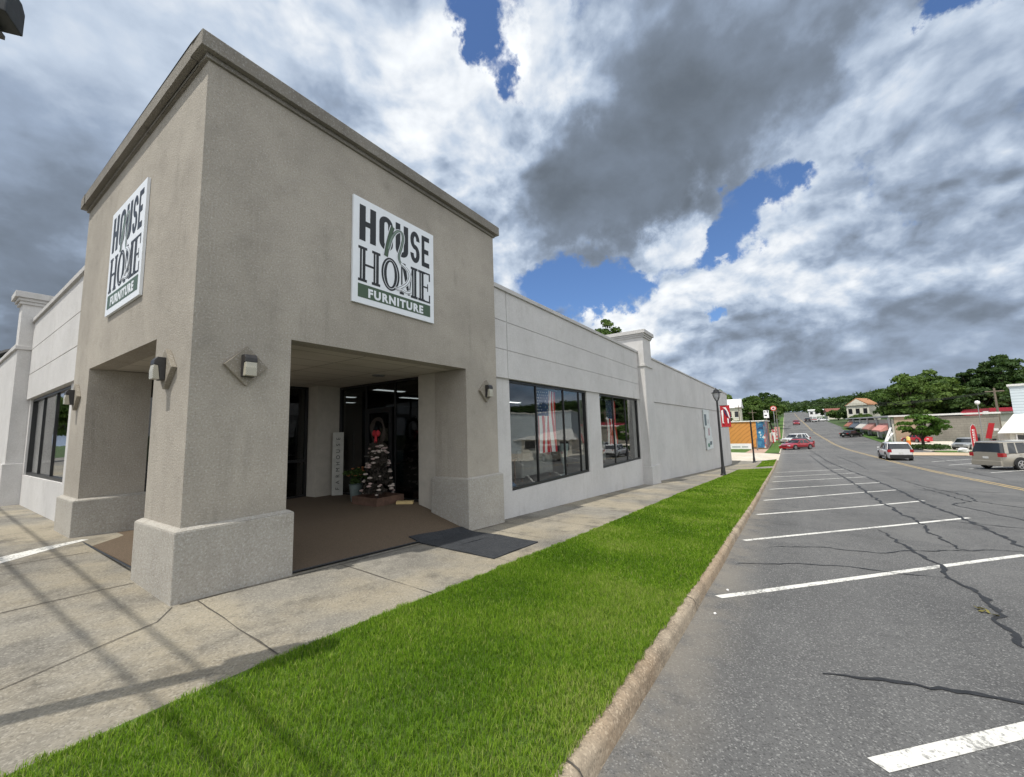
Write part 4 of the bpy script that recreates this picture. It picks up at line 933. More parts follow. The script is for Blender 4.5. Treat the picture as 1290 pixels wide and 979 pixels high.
# ------------------------------------------------------------------ vehicles
M_TYRE = pbr('tyre_rubber', (.018, .018, .018), .85, var=.2)
M_RIM = pbr('alloy_rim', (.45, .45, .46), .35, metal=.7, var=.05)
M_CGLASS = pbr('car_glass', (.010, .013, .016), .06, spec=.9)
M_TRIMB = pbr('black_trim', (.02, .02, .02), .6)
M_TAIL = pbr('tail_light', (.32, .008, .012), .2, spec=.7)
M_HEAD = pbr('head_light', (.55, .57, .6), .12, spec=.8)
M_PLT = pbr('number_plate', (.6, .6, .58), .5)
def paintm(name, col, metal=.15): return pbr(name, col, .32, metal=metal, var=.02, coat=.8)
def car(name, label, cat, group, loc, heading, paint_, kind='sedan', s=1.0):
    """x forward, y left, wheels on z=0"""
    P = {'sedan': dict(L=4.75, W=1.82, H=1.45, belt=.93, hood=.86, nose=.62, tail=.98, wb=2.75, wr=.33, g0=.95, g1=-1.75, r0=.22, r1=-1.05, clr=.20),
         'suv': dict(L=4.6, W=1.86, H=1.68, belt=1.05, hood=1.02, nose=.80, tail=1.08, wb=2.68, wr=.36, g0=1.10, g1=-2.18, r0=.42, r1=-1.80, clr=.24),
         'large_suv': dict(L=5.25, W=2.02, H=1.93, belt=1.19, hood=1.15, nose=.95, tail=1.2, wb=3.02, wr=.40, g0=1.12, g1=-2.56, r0=.55, r1=-2.34, clr=.30),
         'coupe': dict(L=4.7, W=1.85, H=1.36, belt=.92, hood=.88, nose=.60, tail=.96, wb=2.72, wr=.34, g0=.70, g1=-1.75, r0=.0, r1=-.95, clr=.18)}[kind]
    root = empty(name, loc, heading); root.scale = (s, s, s); tag(root, label, cat, group)
    L2 = P['L']/2; W2 = P['W']/2; ax0 = P['wb']/2+.02; ax1 = -P['wb']/2+.02; wr = P['wr']; belt = P['belt']; H = P['H']
    # lower body by cross sections
    xs = [L2, L2-.05, L2-.22, L2-.6, P['g0']+.15, P['g0'], .3, -.6, P['g1']+.3 if kind in ('sedan', 'coupe') else P['g1']+.5, -L2+.45, -L2+.12, -L2+.02, -L2]
    def top(x):
        if x > P['g0']: u = (x-P['g0'])/(L2-P['g0']); return P['hood']*(1-u**2.2)+P['nose']*u**2.2+(belt-P['hood'])*max(0, 1-u*4)
        if x < P['g1']: return P['tail']-(.04 if kind in ('sedan', 'coupe') else 0)*((P['g1']-x))
        return belt
    def wid(x): u = abs(x)/L2; return W2*(1-.10*u**5-.03*u*u)
    mb = MB(); rows = []
    for x in xs:
        e = min(1, (L2-abs(x))/.25+.35) if abs(x) > L2-.2 else 1
        zt = top(x); w = wid(x)*(.90+.10*e if abs(x) > L2-.1 else 1); zb = P['clr']+(.10 if abs(x) > L2-.1 else 0); zm = zb+(zt-zb)*.55
        half = [(0, zt+.015), (w*.62, zt+.01), (w*.90, zt-.035), (w*.97, zt-.12), (w, zm), (w*.985, zb+.16), (w*.93, zb)]
        rows.append([(x, -y, z) for y, z in half[::-1]]+[(x, y, z) for y, z in half[1:]])
    k0 = len(mb.v); nn = len(rows[0])
    for rw in rows: mb.v += rw
    for i in range(len(rows)-1):
        for j in range(nn-1): a = k0+i*nn+j; mb.f.append((a, a+1, a+nn+1, a+nn)); mb.mi.append(0)
        a = k0+i*nn; mb.f.append((a, a+nn, a+2*nn-1, a+nn-1)); mb.mi.append(0)
    mb.f.append(tuple(range(k0, k0+nn))); mb.f.append(tuple(range(k0+(len(rows)-1)*nn, k0+len(rows)*nn))[::-1]); mb.mi += [0, 0]
    mb.build('body', paint_, root, smooth=True)
    # cabin glass and roof
    def loft(secs, nm, m):
        mb = MB(); n2 = len(secs[0]); k0 = len(mb.v)
        for s_ in secs: mb.v += s_
        for i in range(len(secs)-1):
            for j in range(n2): a = k0+i*n2+j; b = k0+i*n2+(j+1) % n2; mb.f.append((a, b, b+n2, a+n2)); mb.mi.append(0)
        mb.f.append(tuple(range(k0, k0+n2))); mb.f.append(tuple(range(k0+(len(secs)-1)*n2, k0+len(secs)*n2))[::-1]); mb.mi += [0, 0]
        return mb.build(nm, m, root, smooth=True)
    wr_ = W2*.76; wb_ = W2*.93
    def section(z, ins, k): return [(P['g0']*(1-k)+P['r0']*k-ins, -w_, z) for w_ in ()]
    secs = []
    for k, z in ((0, belt-.03), (.5, (belt+H)/2-.02), (.93, H-.07)):
        xf = P['g0']+(P['r0']-P['g0'])*k; xb = P['g1']+(P['r1']-P['g1'])*k; w_ = wb_+(wr_-wb_)*k
        secs.append([(xf, -w_*.80, z), (xf+.05*(1-k), 0, z), (xf, w_*.80, z), (xf-.22, w_, z), (xb+.18, w_, z), (xb, w_*.84, z), (xb-.03, 0, z), (xb, -w_*.84, z), (xb+.18, -w_, z), (xf-.22, -w_, z)])
    loft(secs, 'window', M_CGLASS)
    secs = []
    for k, z, g in ((.86, H-.115, 1.012), (.93, H-.06, 1.012), (1.0, H-.02, .93), (1.0, H, .70)):
        xf = P['g0']+(P['r0']-P['g0'])*k; xb = P['g1']+(P['r1']-P['g1'])*k; w_ = (wb_+(wr_-wb_)*k)*g; c_ = .25*(1-g)*3
        secs.append([(xf-c_, -w_*.80, z), (xf+.03-c_, 0, z), (xf-c_, w_*.80, z), (xf-.2-c_, w_, z), (xb+.18+c_, w_, z), (xb-.03+c_, w_*.84, z), (xb-.06+c_, 0, z), (xb-.03+c_, -w_*.84, z), (xb+.18+c_, -w_, z), (xf-.2-c_, -w_, z)])
    loft(secs, 'roof', paint_)
    for sd_ in (-1, 1):
        for (fx0, fx1, wd) in ((P['g0']-.10, P['r0']-.10, .045), ((P['g0']+P['g1'])/2+.12, (P['r0']+P['r1'])/2+.10, .05), (P['g1']+.26, P['r1']+.22, .13 if kind != 'sedan' else .10)) + (((P['g1']*.62+.0, P['r1']*.62-.02, .045),) if kind in ('suv', 'large_suv') else ()):
            mb = MB(); a = Vector((fx0, sd_*(wb_+.004), belt-.05)); b = Vector((fx1, sd_*(wr_+.012), H-.10)); m_ = (a+b)/2
            mb.obox(m_, (wd, 0, 0), (0, .012, 0), (b-a)/2); mb.build('pillar', paint_, root)
        for x in (ax0, ax1):
            mb = MB(); E = dict(ex=(1,0,0), ey=(0,0,1), ez=(0,1,0)); y1 = sd_*(W2*.995+.004)
            mb.prism([(x+(wr+.075)*math.cos(w), wr+.01+(wr+.075)*math.sin(w)) for w in [PI*2*i/20 for i in range(20)] if wr+.01+(wr+.075)*math.sin(w) > P['clr']-.02], min(y1, sd_*.4), max(y1, sd_*.4), **E)
            mb.build('wheel_arch', M_TRIMB, root)
            r_ = empty('wheel', (x, sd_*(W2-.10), wr)); r_.parent = root
            mb = MB(); pr_ = [(wr*.62, -.11), (wr*.94, -.11), (wr, -.07), (wr, .07), (wr*.94, .115), (wr*.62, .115)]
            mb.lathe((0, 0, 0), pr_, 24); t_ = mb.build('tyre', M_TYRE, smooth=True); t_.data.transform(Matrix.Rotation(PI/2, 4, 'X')); t_.parent = r_
            mb = MB(); mb.lathe((0, 0, 0), [(wr*.64, -.118), (wr*.66, -.10), (wr*.66, .118), (wr*.56, .122), (wr*.50, .09), (wr*.14, .10), (wr*.10, .122), (.01, .124)], 24)
            for kk in range(5):
                w = kk*2*PI/5
                for yy in (.112, -.112): mb.obox((wr*.33*math.cos(w), wr*.33*math.sin(w), yy), (wr*.26*math.cos(w), wr*.26*math.sin(w), 0), (-.035*math.sin(w), .035*math.cos(w), 0), (0, 0, .012))
            t_ = mb.build('rim', M_RIM, smooth=True); t_.data.transform(Matrix.Rotation(PI/2, 4, 'X') if sd_ < 0 else Matrix.Rotation(-PI/2, 4, 'X')); t_.parent = r_
        # lights
        zt = P['tail']-.16; mb = MB(); mb.obox((-L2+.03, sd_*W2*.80, zt), (.035, 0, 0), (0, .13, 0), (0, 0, .085 if kind in ('sedan', 'coupe') else .13)); mb.obox((-L2+.16, sd_*(W2*.925), zt), (.12, 0, 0), (0, .03, 0), (0, 0, .08 if kind in ('sedan', 'coupe') else .12)); mb.build('tail_light', M_TAIL, root, bevel=.01)
        mb = MB(); mb.obox((L2-.07, sd_*W2*.72, P['nose']-.02), (.07, 0, 0), (0, .16, 0), (0, 0, .07)); mb.build('head_light', M_HEAD, root, bevel=.015)
        mb = MB(); mb.obox((P['g0']-.28, sd_*(W2+.06), belt+.06), (.05, 0, 0), (0, .09, 0), (0, 0, .065)); mb.build('mirror', paint_, root, bevel=.02)
        mb = MB(); mb.obox((.1, sd_*(W2*.985), P['clr']+.10), (P['wb']/2-wr-.12, 0, 0), (0, .015, 0), (0, 0, .07)); mb.build('sill', M_TRIMB, root)
        for xx in ((P['r0']+P['r1'])/2+.5, (P['r0']+P['r1'])/2-.45):
            mb = MB(); mb.obox((xx, sd_*(W2*.985+.006), belt-.14), (.09, 0, 0), (0, .012, 0), (0, 0, .014)); mb.build('door_handle', paint_, root)
    mb = MB(); mb.box(-L2-.05, -W2*.84, P['clr']+.02, -L2+.12, W2*.84, P['clr']+.34); mb.build('rear_bumper', paint_ if kind != 'suv' else M_TRIMB, root, bevel=.03)
    mb = MB(); mb.box(L2-.12, -W2*.84, P['clr']+.0, L2+.04, W2*.84, P['clr']+.26); mb.build('front_bumper', paint_ if kind != 'suv' else M_TRIMB, root, bevel=.03)
    mb = MB(); mb.box(L2-.04, -W2*.42, P['nose']-.14, L2+.01, W2*.42, P['nose']+.0); mb.build('grille', M_TRIMB, root)
    mb = MB(); mb.box(-L2-.06 if kind in ('sedan', 'coupe') else -L2-.012, -.16, P['tail']-.42, -L2+.01, .16, P['tail']-.28); mb.build('number_plate', M_PLT, root)
    return root
def park(name, label, cat, x, y, deg, paint_, kind, s=1.0, group=None): return car(name, label, cat, group, (x, y, gz(x, y)), R(deg), paint_, kind, s)
P_WHITE = paintm('paint_white', (.72, .72, .72)); P_RED = paintm('paint_red', (.33, .012, .022)); P_TAN = paintm('paint_tan', (.34, .315, .265), .4); P_BLK = paintm('paint_black', (.012, .013, .016)); P_SIL = paintm('paint_silver', (.42, .43, .43), .5); P_GRY = paintm('paint_grey', (.06, .07, .08))
park('crossover', 'white crossover driving away in the far lane of the road', 'car', 51.6, -13.6, 2, P_WHITE, 'suv')
park('large_suv', 'tan large sport utility vehicle parked nose in at the right edge of the view', 'car', 40.9, -18.35, -54, P_TAN, 'large_suv')
park('parked_car', 'red sedan parked at an angle to the near kerb beyond the store', 'car', 77.6, -6.3, 141, P_RED, 'sedan', 1.12, 'cars parked along the near kerb')
park('parked_car', 'black car parked between the red sedan and the white crossover', 'car', 84.6, -6.6, 141, P_BLK, 'sedan', 1.12, 'cars parked along the near kerb')
park('parked_car', 'white crossover parked behind the black and red cars at the near kerb', 'car', 95.5, -6.4, 141, P_WHITE, 'suv', 1.2, 'cars parked along the near kerb')
park('parked_car', 'black car parked across the road beside the shop grass verge', 'car', 117.5, -17.2, -40, P_BLK, 'sedan', 1.05)
park('parked_car', 'bright red car standing by the shop wall behind the small tree', 'car', 99.5-1.5, -24.0, 24, paintm('paint_bright_red', (.50, .015, .03)), 'sedan', 1.0)
park('parked_car', 'silver hatchback in the lot to the left of the feather flag', 'car', 76.5, -24.6, 150, P_SIL, 'suv', .92)
park('moving_car', 'dark red car coming down the distant hill', 'car', 198, -8.6, 180, P_RED, 'sedan', 1.25)
park('moving_car', 'small dark car near the crest beside the centre line', 'car', 226, -13.3, 0, P_BLK, 'sedan', 1.25)
park('parked_car', 'long white car near the crest beside the right kerb', 'car', 226, -18.2, -60, P_WHITE, 'sedan', 1.2)
# box truck on the hill
r = empty('box_truck', (222, -15.6, rd(222))); r.scale = (.7, .7, .7); tag(r, 'pale box truck with red stripe climbing the distant hill', 'truck')
mb = MB(); mb.box(-3.4, -1.2, .9, 1.2, 1.2, 3.5); mb.build('cargo_box', P_WHITE, r, bevel=.05); mb = MB(); mb.box(1.25, -1.05, .6, 3.0, 1.05, 2.5, top=(.25, .1)); mb.build('cab', P_WHITE, r, bevel=.06)
mb = MB(); mb.box(-3.43, -1.22, 1.4, 1.0, 1.22, 1.9); mb.build('stripe', P_RED, r); mb = MB(); mb.box(-3.44, -.9, 2.1, -3.41, .9, 3.2); mb.build('rear_door', P_SIL, r)
for x in (-2.3, 2.2):
    for y in (-1.0, 1.0):
        mb = MB(); mb.lathe((0, 0, 0), [(.25, -.13), (.45, -.13), (.45, .13), (.25, .13)], 14); w = mb.build('wheel', M_TYRE, r, smooth=True); w.data.transform(Matrix.Rotation(PI/2, 4, 'X')); w.location = (x, y, .45)

# ------------------------------------------------------------------ buildings and signs down the street
def bp(root, name, m, *boxes, bevel=0, parent=None, label=None):
    mb = MB()
    for b in boxes: mb.box(*b)
    o = mb.build(name, m, parent or root, bevel=bevel, label=label); return o
def ramp_mat(name, cols, sc, stretch=(1,1,1)):
    m, q, out = mat(name); o = q.new('ShaderNodeTexCoord').outputs['Object']
    n = q.noise(q.v('MULTIPLY', o, stretch), sc, 3, .5)
    rp = q.new('ShaderNodeValToRGB', {0: n}); cr = rp.color_ramp; cr.interpolation = 'CONSTANT'
    while len(cr.elements) < len(cols): cr.elements.new(.5)
    for e, (p, c) in zip(cr.elements, cols): e.position = p; e.color = c4(c)
    p = q.new('ShaderNodeBsdfPrincipled', {'Base Color': rp.outputs[0], 'Roughness': .8}); q.l.new(p.outputs[0], out.inputs[0]); return m
def board_mat(name, a, b, w, rot=.9):
    m, q, out = mat(name); o = q.new('ShaderNodeTexCoord').outputs['Object']
    wv = q.new('ShaderNodeTexWave', {'Vector': q.v('MULTIPLY', o, (0, rot, 1)), 'Scale': w, 'Distortion': 4.0, 'Detail': 4.0}, wave_type='BANDS', bands_direction='DIAGONAL')
    c = q.mix(q.ss(wv.outputs['Fac'], .0, .30, .45, 1.0), c4(b), c4(a)); c = q.mix(q.m('MULTIPLY', q.noise(o, 1.4, 5, .6), .5), c, c4(tuple(v*.7 for v in a)))
    p = q.new('ShaderNodeBsdfPrincipled', {'Base Color': c, 'Roughness': .85}); q.l.new(p.outputs[0], out.inputs[0]); return m
# orange end wall with painted corner
mw = empty('painted_building', (74.5, 0, gz(74.5, 1))); tag(mw, 'low building with an orange boarded end wall and painted corner beyond the store', 'building')
zt = 2.0-mw.location.z
M_OR = board_mat('orange_boards', (.60, .27, .065), (.30, .12, .03), .9)
bp(mw, 'wall', pbr('tan_wall', (.42, .30, .17), .85, var=.1), (.2, -2.1, -.4, 26, 14, zt-.12)); bp(mw, 'end_wall', M_OR, (.0, -1.15, .35, .19, 14, zt-.14))
bp(mw, 'painted_panel', ramp_mat('mural_blue', [(0, (.02, .05, .12)), (.42, (.03, .13, .26)), (.52, (.05, .20, .34)), (.60, (.55, .6, .6)), (.66, (.04, .12, .25))], .8), (.02, -2.1, .2, .19, -1.151, zt-.14))
bp(mw, 'painted_panel', ramp_mat('mural_mixed', [(0, (.03, .07, .13)), (.40, (.10, .22, .30)), (.50, (.55, .12, .10)), (.58, (.6, .62, .58)), (.66, (.10, .11, .12))], .45), (.2, -2.25, .1, 14, -2.101, zt-.14))
bp(mw, 'roof_edge', pbr('roof_edge_white', (.7, .7, .66), .7), (-.15, -2.35, zt-.12, 26, 14.2, zt+.05))
r = empty('low_white_sign', (68.5, .4, gz(68.5, .4))); tag(r, 'long low white sign board on the grass below the orange wall', 'sign'); bp(r, 'board', M_LWHITE, (0, -1.05, .25, .1, 2.1, 1.05)); bp(r, 'leg', M_METAL, (.02, -.9, -.1, .08, -.82, .25)); bp(r, 'leg', M_METAL, (.02, 1.8, -.1, .08, 1.88, .25)); bp(r, 'lettering', M_SIGNG, (-.006, -.6, .5, -.001, .2, .62), (-.006, .4, .5, -.001, 1.5, .62))
# white sign on a post
r = empty('post_sign', (90, -2.2, gz(90, -2))); tag(r, 'white square roadside sign with black marks high on a post', 'sign'); z = 2.55-r.location.z
bp(r, 'post', M_WOOD, (-.06, -.06, -.1, .06, .06, z+.2)); bp(r, 'panel', M_LWHITE, (-.09, -.42, z, -.061, .42, z+1.45), bevel=0)
bp(r, 'lettering', M_SK, (-.097, -.32, z+1.0, -.091, -.12, z+1.45), (-.097, .08, z+1.05, -.091, .36, z+1.25), (-.097, -.1, z+.35, -.091, .3, z+.6))
# round red and white sign
r = empty('round_sign', (110, -3.05, gz(110, -3))); tag(r, 'round red and white sign raised on a tall post left of the road', 'sign'); z = 4.6-r.location.z
bp(r, 'post', M_METAL, (-.08, -.08, -.1, .08, .08, z)); mb = MB(); mb.prism([(.62*math.cos(2*PI*i/24), .58*math.sin(2*PI*i/24)+.3) for i in range(24)], -.12, -.02, o=(0, 0, z), ex=(0,1,0), ey=(0,0,1), ez=(1,0,0)); mb.build('disc', pbr('sign_orange_red', (.55, .09, .06), .6), r)
mb = MB(); mb.prism([(.42*math.cos(2*PI*i/24), .38*math.sin(2*PI*i/24)+.3) for i in range(24)], -.14, -.121, o=(0, 0, z), ex=(0,1,0), ey=(0,0,1), ez=(1,0,0)); mb.build('ring', M_LWHITE, r)
mb = MB(); mb.prism([(.25*math.cos(2*PI*i/24), .22*math.sin(2*PI*i/24)+.3) for i in range(24)], -.16, -.141, o=(0, 0, z), ex=(0,1,0), ey=(0,0,1), ez=(1,0,0)); mb.build('centre', P_RED, r)
# pale and red posts and boards along the walk
for i, (x, y, h, w, m, lab) in enumerate([(86, -3.0, 1.9, .10, M_RED, 'narrow red board sign on the verge just past the painted wall'), (92, -2.9, 2.3, .35, M_LWHITE, 'tall pale board sign standing on the verge'), (98, -3.1, 2.7, .55, ramp_mat('red_white_print', [(0, (.5, .06, .07)), (.47, (.6, .58, .56)), (.56, (.45, .05, .06))], 2.2), 'red and white patterned board sign on the verge'), (108, -3.4, 2.9, .5, pbr('pinkish', (.5, .25, .22), .7), 'faded pink board sign furthest along the verge')]):
    r = empty('board_sign', (x, y, gz(x, y))); tag(r, lab, 'sign'); bp(r, 'panel', m, (-.03, -w, .5, .03, w, h)); bp(r, 'post', M_METAL, (-.02, -.03, -.1, .02, .03, .5))
for i, (x, y, h, lab) in enumerate([(70, -1.3, 1.9, 'short dark post in front of the painted corner'), (96, -4.6+.9, 5.0, 'grey metal pole at the kerb behind the parked cars'), (118, -3.4, 7.2, 'tall wooden utility pole left of the road'), (104, 3.5, 8.3, 'pale utility pole among the trees left of the road'), (110, 1.2, 7.0, 'thin pale pole between the left trees and the signs')]):
    r = empty('utility_pole' if h > 6 else 'street_post', (x, y, gz(x, y)-.1)); tag(r, lab, 'pole'); mb = MB(); mb.lathe((0, 0, 0), [(.11, 0), (.08, h)], 8); mb.build('pole', M_WOOD if h > 6 else M_METAL, r, smooth=True)
    if h > 6: bp(r, 'crossarm', M_WOOD, (-.05, -.8, h-.7, .05, .8, h-.58))
# shops across the road: one block, four fronts
M_SHOPW = pbr('shop_cream', (.55, .53, .47), .85, var=.1, dirt=(.3, .28, .24, .4)); M_BLOCK = pbr('grey_block', (.235, .22, .19), .92, var=.14, vs=.8, dirt=(.15, .14, .12, .5), ds=.5)
M_SHOPT = pbr('shop_tan', (.36, .28, .20), .85, var=.1); M_DARKW = pbr('shop_window', (.02, .022, .025), .15, spec=.7); M_SHOPROOF = pbr('shop_roof_pale', (.62, .62, .60), .8, var=.12, vs=.5)
def block_mat():
    m, q, out = mat('concrete_block'); o = q.new('ShaderNodeTexCoord').outputs['Object']
    s = q.new('ShaderNodeSeparateXYZ', {0: o}); v = q.new('ShaderNodeCombineXYZ', {0: s.outputs[1], 1: s.outputs[2], 2: 0.0})
    br = q.new('ShaderNodeTexBrick', {'Vector': v, 'Color1': (.25, .235, .20, 1), 'Color2': (.22, .205, .175, 1), 'Mortar': (.15, .14, .12, 1), 'Scale': 1.0, 'Mortar Size': .02, 'Brick Width': .8, 'Row Height': .4})
    c = q.mix(q.m('MULTIPLY', q.ss(q.noise(o, .5, 5, .6), .4, .75), .5), br.outputs[0], (.14, .13, .11, 1))
    p = q.new('ShaderNodeBsdfPrincipled', {'Base Color': c, 'Roughness': .9}); q.l.new(p.outputs[0], out.inputs[0]); return m
sb = empty('shop_row', (101, -21.6, -2.55)); tag(sb, 'low flat roofed row of shops across the road with a long grey block side wall', 'building'); zb = 2.55
bp(sb, 'wall', M_SHOPW, (.3, -13.2, -.3, 64, 0, zb+1.55)); bp(sb, 'side_wall', block_mat(), (.0, -13.4, -.3, .299, -3.3, zb+1.75)); bp(sb, 'side_wall', M_SHOPT, (.0, -3.299, -.3, .299, -.3, zb+1.95), label='tan stretch of side wall nearest the road')
bp(sb, 'roof', M_SHOPROOF, (-.3, -13.6, zb+1.96, 66, .5, zb+2.25))
for i, (x0, x1, col, dz) in enumerate([(2, 12, (.62, .28, .24), 0), (16, 25, (.42, .20, .17), .1), (26, 37, (.55, .52, .48), .2), (38, 50, (.10, .12, .15), .3), (51, 62, (.36, .14, .10), .5)]):
    mb = MB(); mb.prism([(0, 3.3+dz), (0, 2.2+dz), (1.5, 1.75+dz), (1.5, 2.0+dz)], x0, x1, ex=(0,1,0), ey=(0,0,1), ez=(1,0,0)); mb.build('awning', pbr('awning_cloth', col, .85, var=.1), sb)
    w = bp(sb, 'shop_window', M_DARKW, (x0+.3, .002, .25+dz, x0+(x1-x0)*.6, .06, 2.0+dz)); d = bp(sb, 'door', M_DARKW, (x0+(x1-x0)*.7, .002, .05+dz, x0+(x1-x0)*.85, .06, 2.1+dz)); bp(sb, 'frame', M_SHOPW, (x0+(x1-x0)*.3-.06, .061, .25+dz, x0+(x1-x0)*.3+.06, .1, 2.0+dz), parent=w)
for x in (.9, 13.6, 25.4, 37.3, 50.3): bp(sb, 'pillar', M_SHOPROOF, (x, .06, -.2, x+.5, .35, zb+1.9))
# leaning white boards against the shop corner
for i, dx in enumerate((0, 1.6)):
    mb = MB(); mb.obox((99.6+dx*.6, -20.6-dx*.2, gz(100, -21)+1.3-.5*i), (.03, 0, 0), (0, .16, 0), (.35, -.55, 1.3-.5*i)); tag(mb.build('leaning_board', M_LWHITE), ('tall' if i == 0 else 'short')+' white board leaning at the near corner of the shops', 'board', 'boards leaning at the shop corner')
# commercial buildings behind the lot
def shed(name, label, x, y, boxes):
    r = empty(name, (x, y, -2.6)); tag(r, label, 'building')
    for nm, m, b in boxes: bp(r, nm, m, b)
    return r
M_REDR = pbr('red_roof_panel', (.34, .02, .04), .6, var=.1)
shed('filling_station', 'low white building with red roof panels behind the grey block wall', 118, -37, [('wall', M_SHOPW, (0, -14, 0, 14, 2, 4.6)), ('roof', M_SHOPROOF, (-.6, -14.5, 4.6, 14.5, 3.0, 5.0)), ('roof_band', M_REDR, (-.9, -14.6, 5.0, 14, -1.6, 5.75)), ('roof_band', M_REDR, (-.62, -.6, 4.4, -.4, 2.2, 5.25)), ('fascia_sign', P_WHITE, (-.95, -1.4, 4.55, -.62, -.7, 5.15))])
M_TEAL = None
def corrugated():
    m, q, out = mat('corrugated_siding'); o = q.new('ShaderNodeTexCoord').outputs['Object']
    w = q.new('ShaderNodeTexWave', {'Vector': o, 'Scale': 1.1, 'Distortion': 0.0}, wave_type='BANDS', bands_direction='Z')
    c = q.mix(q.ss(w.outputs['Fac'], .0, .3), (.40, .46, .50, 1), (.56, .63, .67, 1))
    p = q.new('ShaderNodeBsdfPrincipled', {'Base Color': c, 'Roughness': .6}); q.l.new(p.outputs[0], out.inputs[0]); return m
pb = empty('metal_building', (60.2, -24.2, -2.5), -.315); tag(pb, 'pale blue corrugated metal building cut by the right edge of the view', 'building')
bp(pb, 'wall', corrugated(), (.0, -22, 0, 12, .0, 7.0)); bp(pb, 'roof_edge', M_SHOPROOF, (-.15, -22.1, 7.0, 12.2, .15, 7.2))
bp(pb, 'window', M_DARKW, (1.2, .001, .9, 4.4, .05, 2.3)); bp(pb, 'window', M_DARKW, (5.6, .001, .9, 8.6, .05, 2.3))
po = empty('porch_shop', (57, -22, -2.5)); tag(po, 'small cream shop with a sloping white roof in front of the blue metal building', 'building')
mb = MB(); mb.face([(0, 0, 2.45), (0, -18, 2.45), (3.0, -18, 4.2), (3.0, -2.1, 4.2)]); mb.face([(0, 0, 2.45), (3.0, -2.1, 4.2), (4.4, -1.6, 2.45)]); mb.face([(3.0, -2.1, 4.2), (3.0, -18, 4.2), (4.4, -18, 2.45), (4.4, -1.6, 2.45)]); mb.face([(0, 0, 2.40), (4.4, -1.6, 2.40), (4.4, -18, 2.40), (0, -18, 2.40)]); mb.face([(0, 0, 2.40), (0, 0, 2.45), (0, -18, 2.45), (0, -18, 2.40)]); mb.face([(0, 0, 2.40), (0, 0, 2.45), (4.4, -1.6, 2.45), (4.4, -1.6, 2.40)])
mb.build('roof', M_SHOPROOF, po); bp(po, 'wall', M_SHOPW, (.5, -17, -.2, 3.2, -.9, 2.399))
for y0 in (-3.1, -6.4, -9.7): w = bp(po, 'window', M_DARKW, (.44, y0, .75, .499, y0+1.75, 2.2)); bp(po, 'frame', M_LWHITE, (.42, y0-.1, .65, .439, y0, 2.3), parent=w); bp(po, 'frame', M_LWHITE, (.42, y0+1.75, .65, .439, y0+1.85, 2.3), parent=w)
# equipment and signs in front of it
for i, (x, y, w_, h, m, lab) in enumerate([(66, -22.9, .5, 2.1, M_GRYP := pbr('pump_grey', (.10, .11, .11), .5), 'dark upright pump beside the red panel sign'), (66.5, -24.3, .45, 1.9, pbr('pump_tan', (.25, .23, .19), .6), 'grey tan upright pump between the dark pump and the metal building')]):
    r = empty('fuel_pump', (x, y, -2.5)); tag(r, lab, 'pump'); bp(r, 'cabinet', m, (-.3, -w_/2, 0, .3, w_/2, h), bevel=.05); bp(r, 'display', M_DARKW, (-.32, -w_*.35, h*.6, -.301, w_*.35, h*.82)); bp(r, 'plinth', M_PALE, (-.6, -.6, -.1, .6, .6, .08))
r = empty('red_panel_sign', (62, -22.9, -2.5)); tag(r, 'tilted red panel sign between the feather flag and the metal building', 'sign')
mb = MB(); mb.obox((0, -.02, 2.55), (.06, 0, 0), (0, .20, .03), (0, -.20, .80)); mb.build('panel', M_RED, r); bp(r, 'post', M_METAL, (.07, -.06, -.1, .15, .06, 3.2)); bp(r, 'panel', M_LWHITE, (-.1, -.62, 2.55, -.05, -.28, 2.80))
r = empty('feather_flag', (62, -21.7, -2.45)); r.scale = (.85, .85, .95); tag(r, 'tall red feather flag with white lettering at the lot entrance', 'flag')
mb = MB(); mb.tube([(0, .28, 0), (0, .27, 2.6), (0, .18, 3.1), (0, -.02, 3.4), (0, -.2, 3.3)], .018, 6); mb.build('pole', M_LWHITE, r)
mb = MB(); mb.prism([(.26, .35), (-.26, .35), (-.28, 2.5), (-.24, 3.05), (-.05, 3.38), (.16, 3.1), (.26, 2.6)], -.01, .01, ex=(0,1,0), ey=(0,0,1), ez=(1,0,0)); mb.build('cloth', M_RED, r)
mb = MB()
for i in range(8): z = .75+i*.27; mb.prism([(.10, z), (-.12, z), (-.12, z+.05), (.02, z+.05), (.02, z+.13), (-.12, z+.13), (-.12, z+.18), (.10, z+.18)], -.02, -.012, ex=(0,1,0), ey=(0,0,1), ez=(1,0,0))
mb.build('lettering', M_LWHITE, r)
r = empty('traffic_barrel', (86.5, -20.9, gz(86, -21))); tag(r, 'orange and yellow marker barrel by the small tree', 'barrel'); M_ORG = pbr('barrel_orange', (.75, .20, .04), .5)
mb = MB(); mb.lathe((0, 0, 0), [(.34, 0), (.34, .12), (.27, .13), (.25, .9)], 14); mb.build('drum', M_ORG, r, smooth=True); mb = MB(); mb.lathe((0, 0, .9), [(.25, 0), (.23, .5), (.1, .58)], 14); mb.build('top', pbr('barrel_yellow', (.75, .62, .2), .5), r, smooth=True)
def rock(x, y, z, s, m, name, lab, cat, seed):
    bm = bmesh.new(); bmesh.ops.create_icosphere(bm, subdivisions=3, radius=1)
    for v in bm.verts: k = 1+.28*mnoise.noise(v.co*1.3+Vector((seed, 0, 0)))+.1*mnoise.noise(v.co*4+Vector((seed, 0, 0))); v.co = Vector((v.co.x*s[0]*k, v.co.y*s[1]*k, v.co.z*s[2]*k))
    me = bpy.data.meshes.new(name); bm.to_mesh(me); bm.free(); me.materials.append(m); o = bpy.data.objects.new(name, me); COL.objects.link(o); o.location = (x, y, z); tag(o, lab, cat); return o
rock(67.5, -22.1, gz(68, -22)+.2, (.4, .5, .36), M_LWHITE, 'boulder', 'white boulder at the corner of the tan drive', 'boulder', 3)
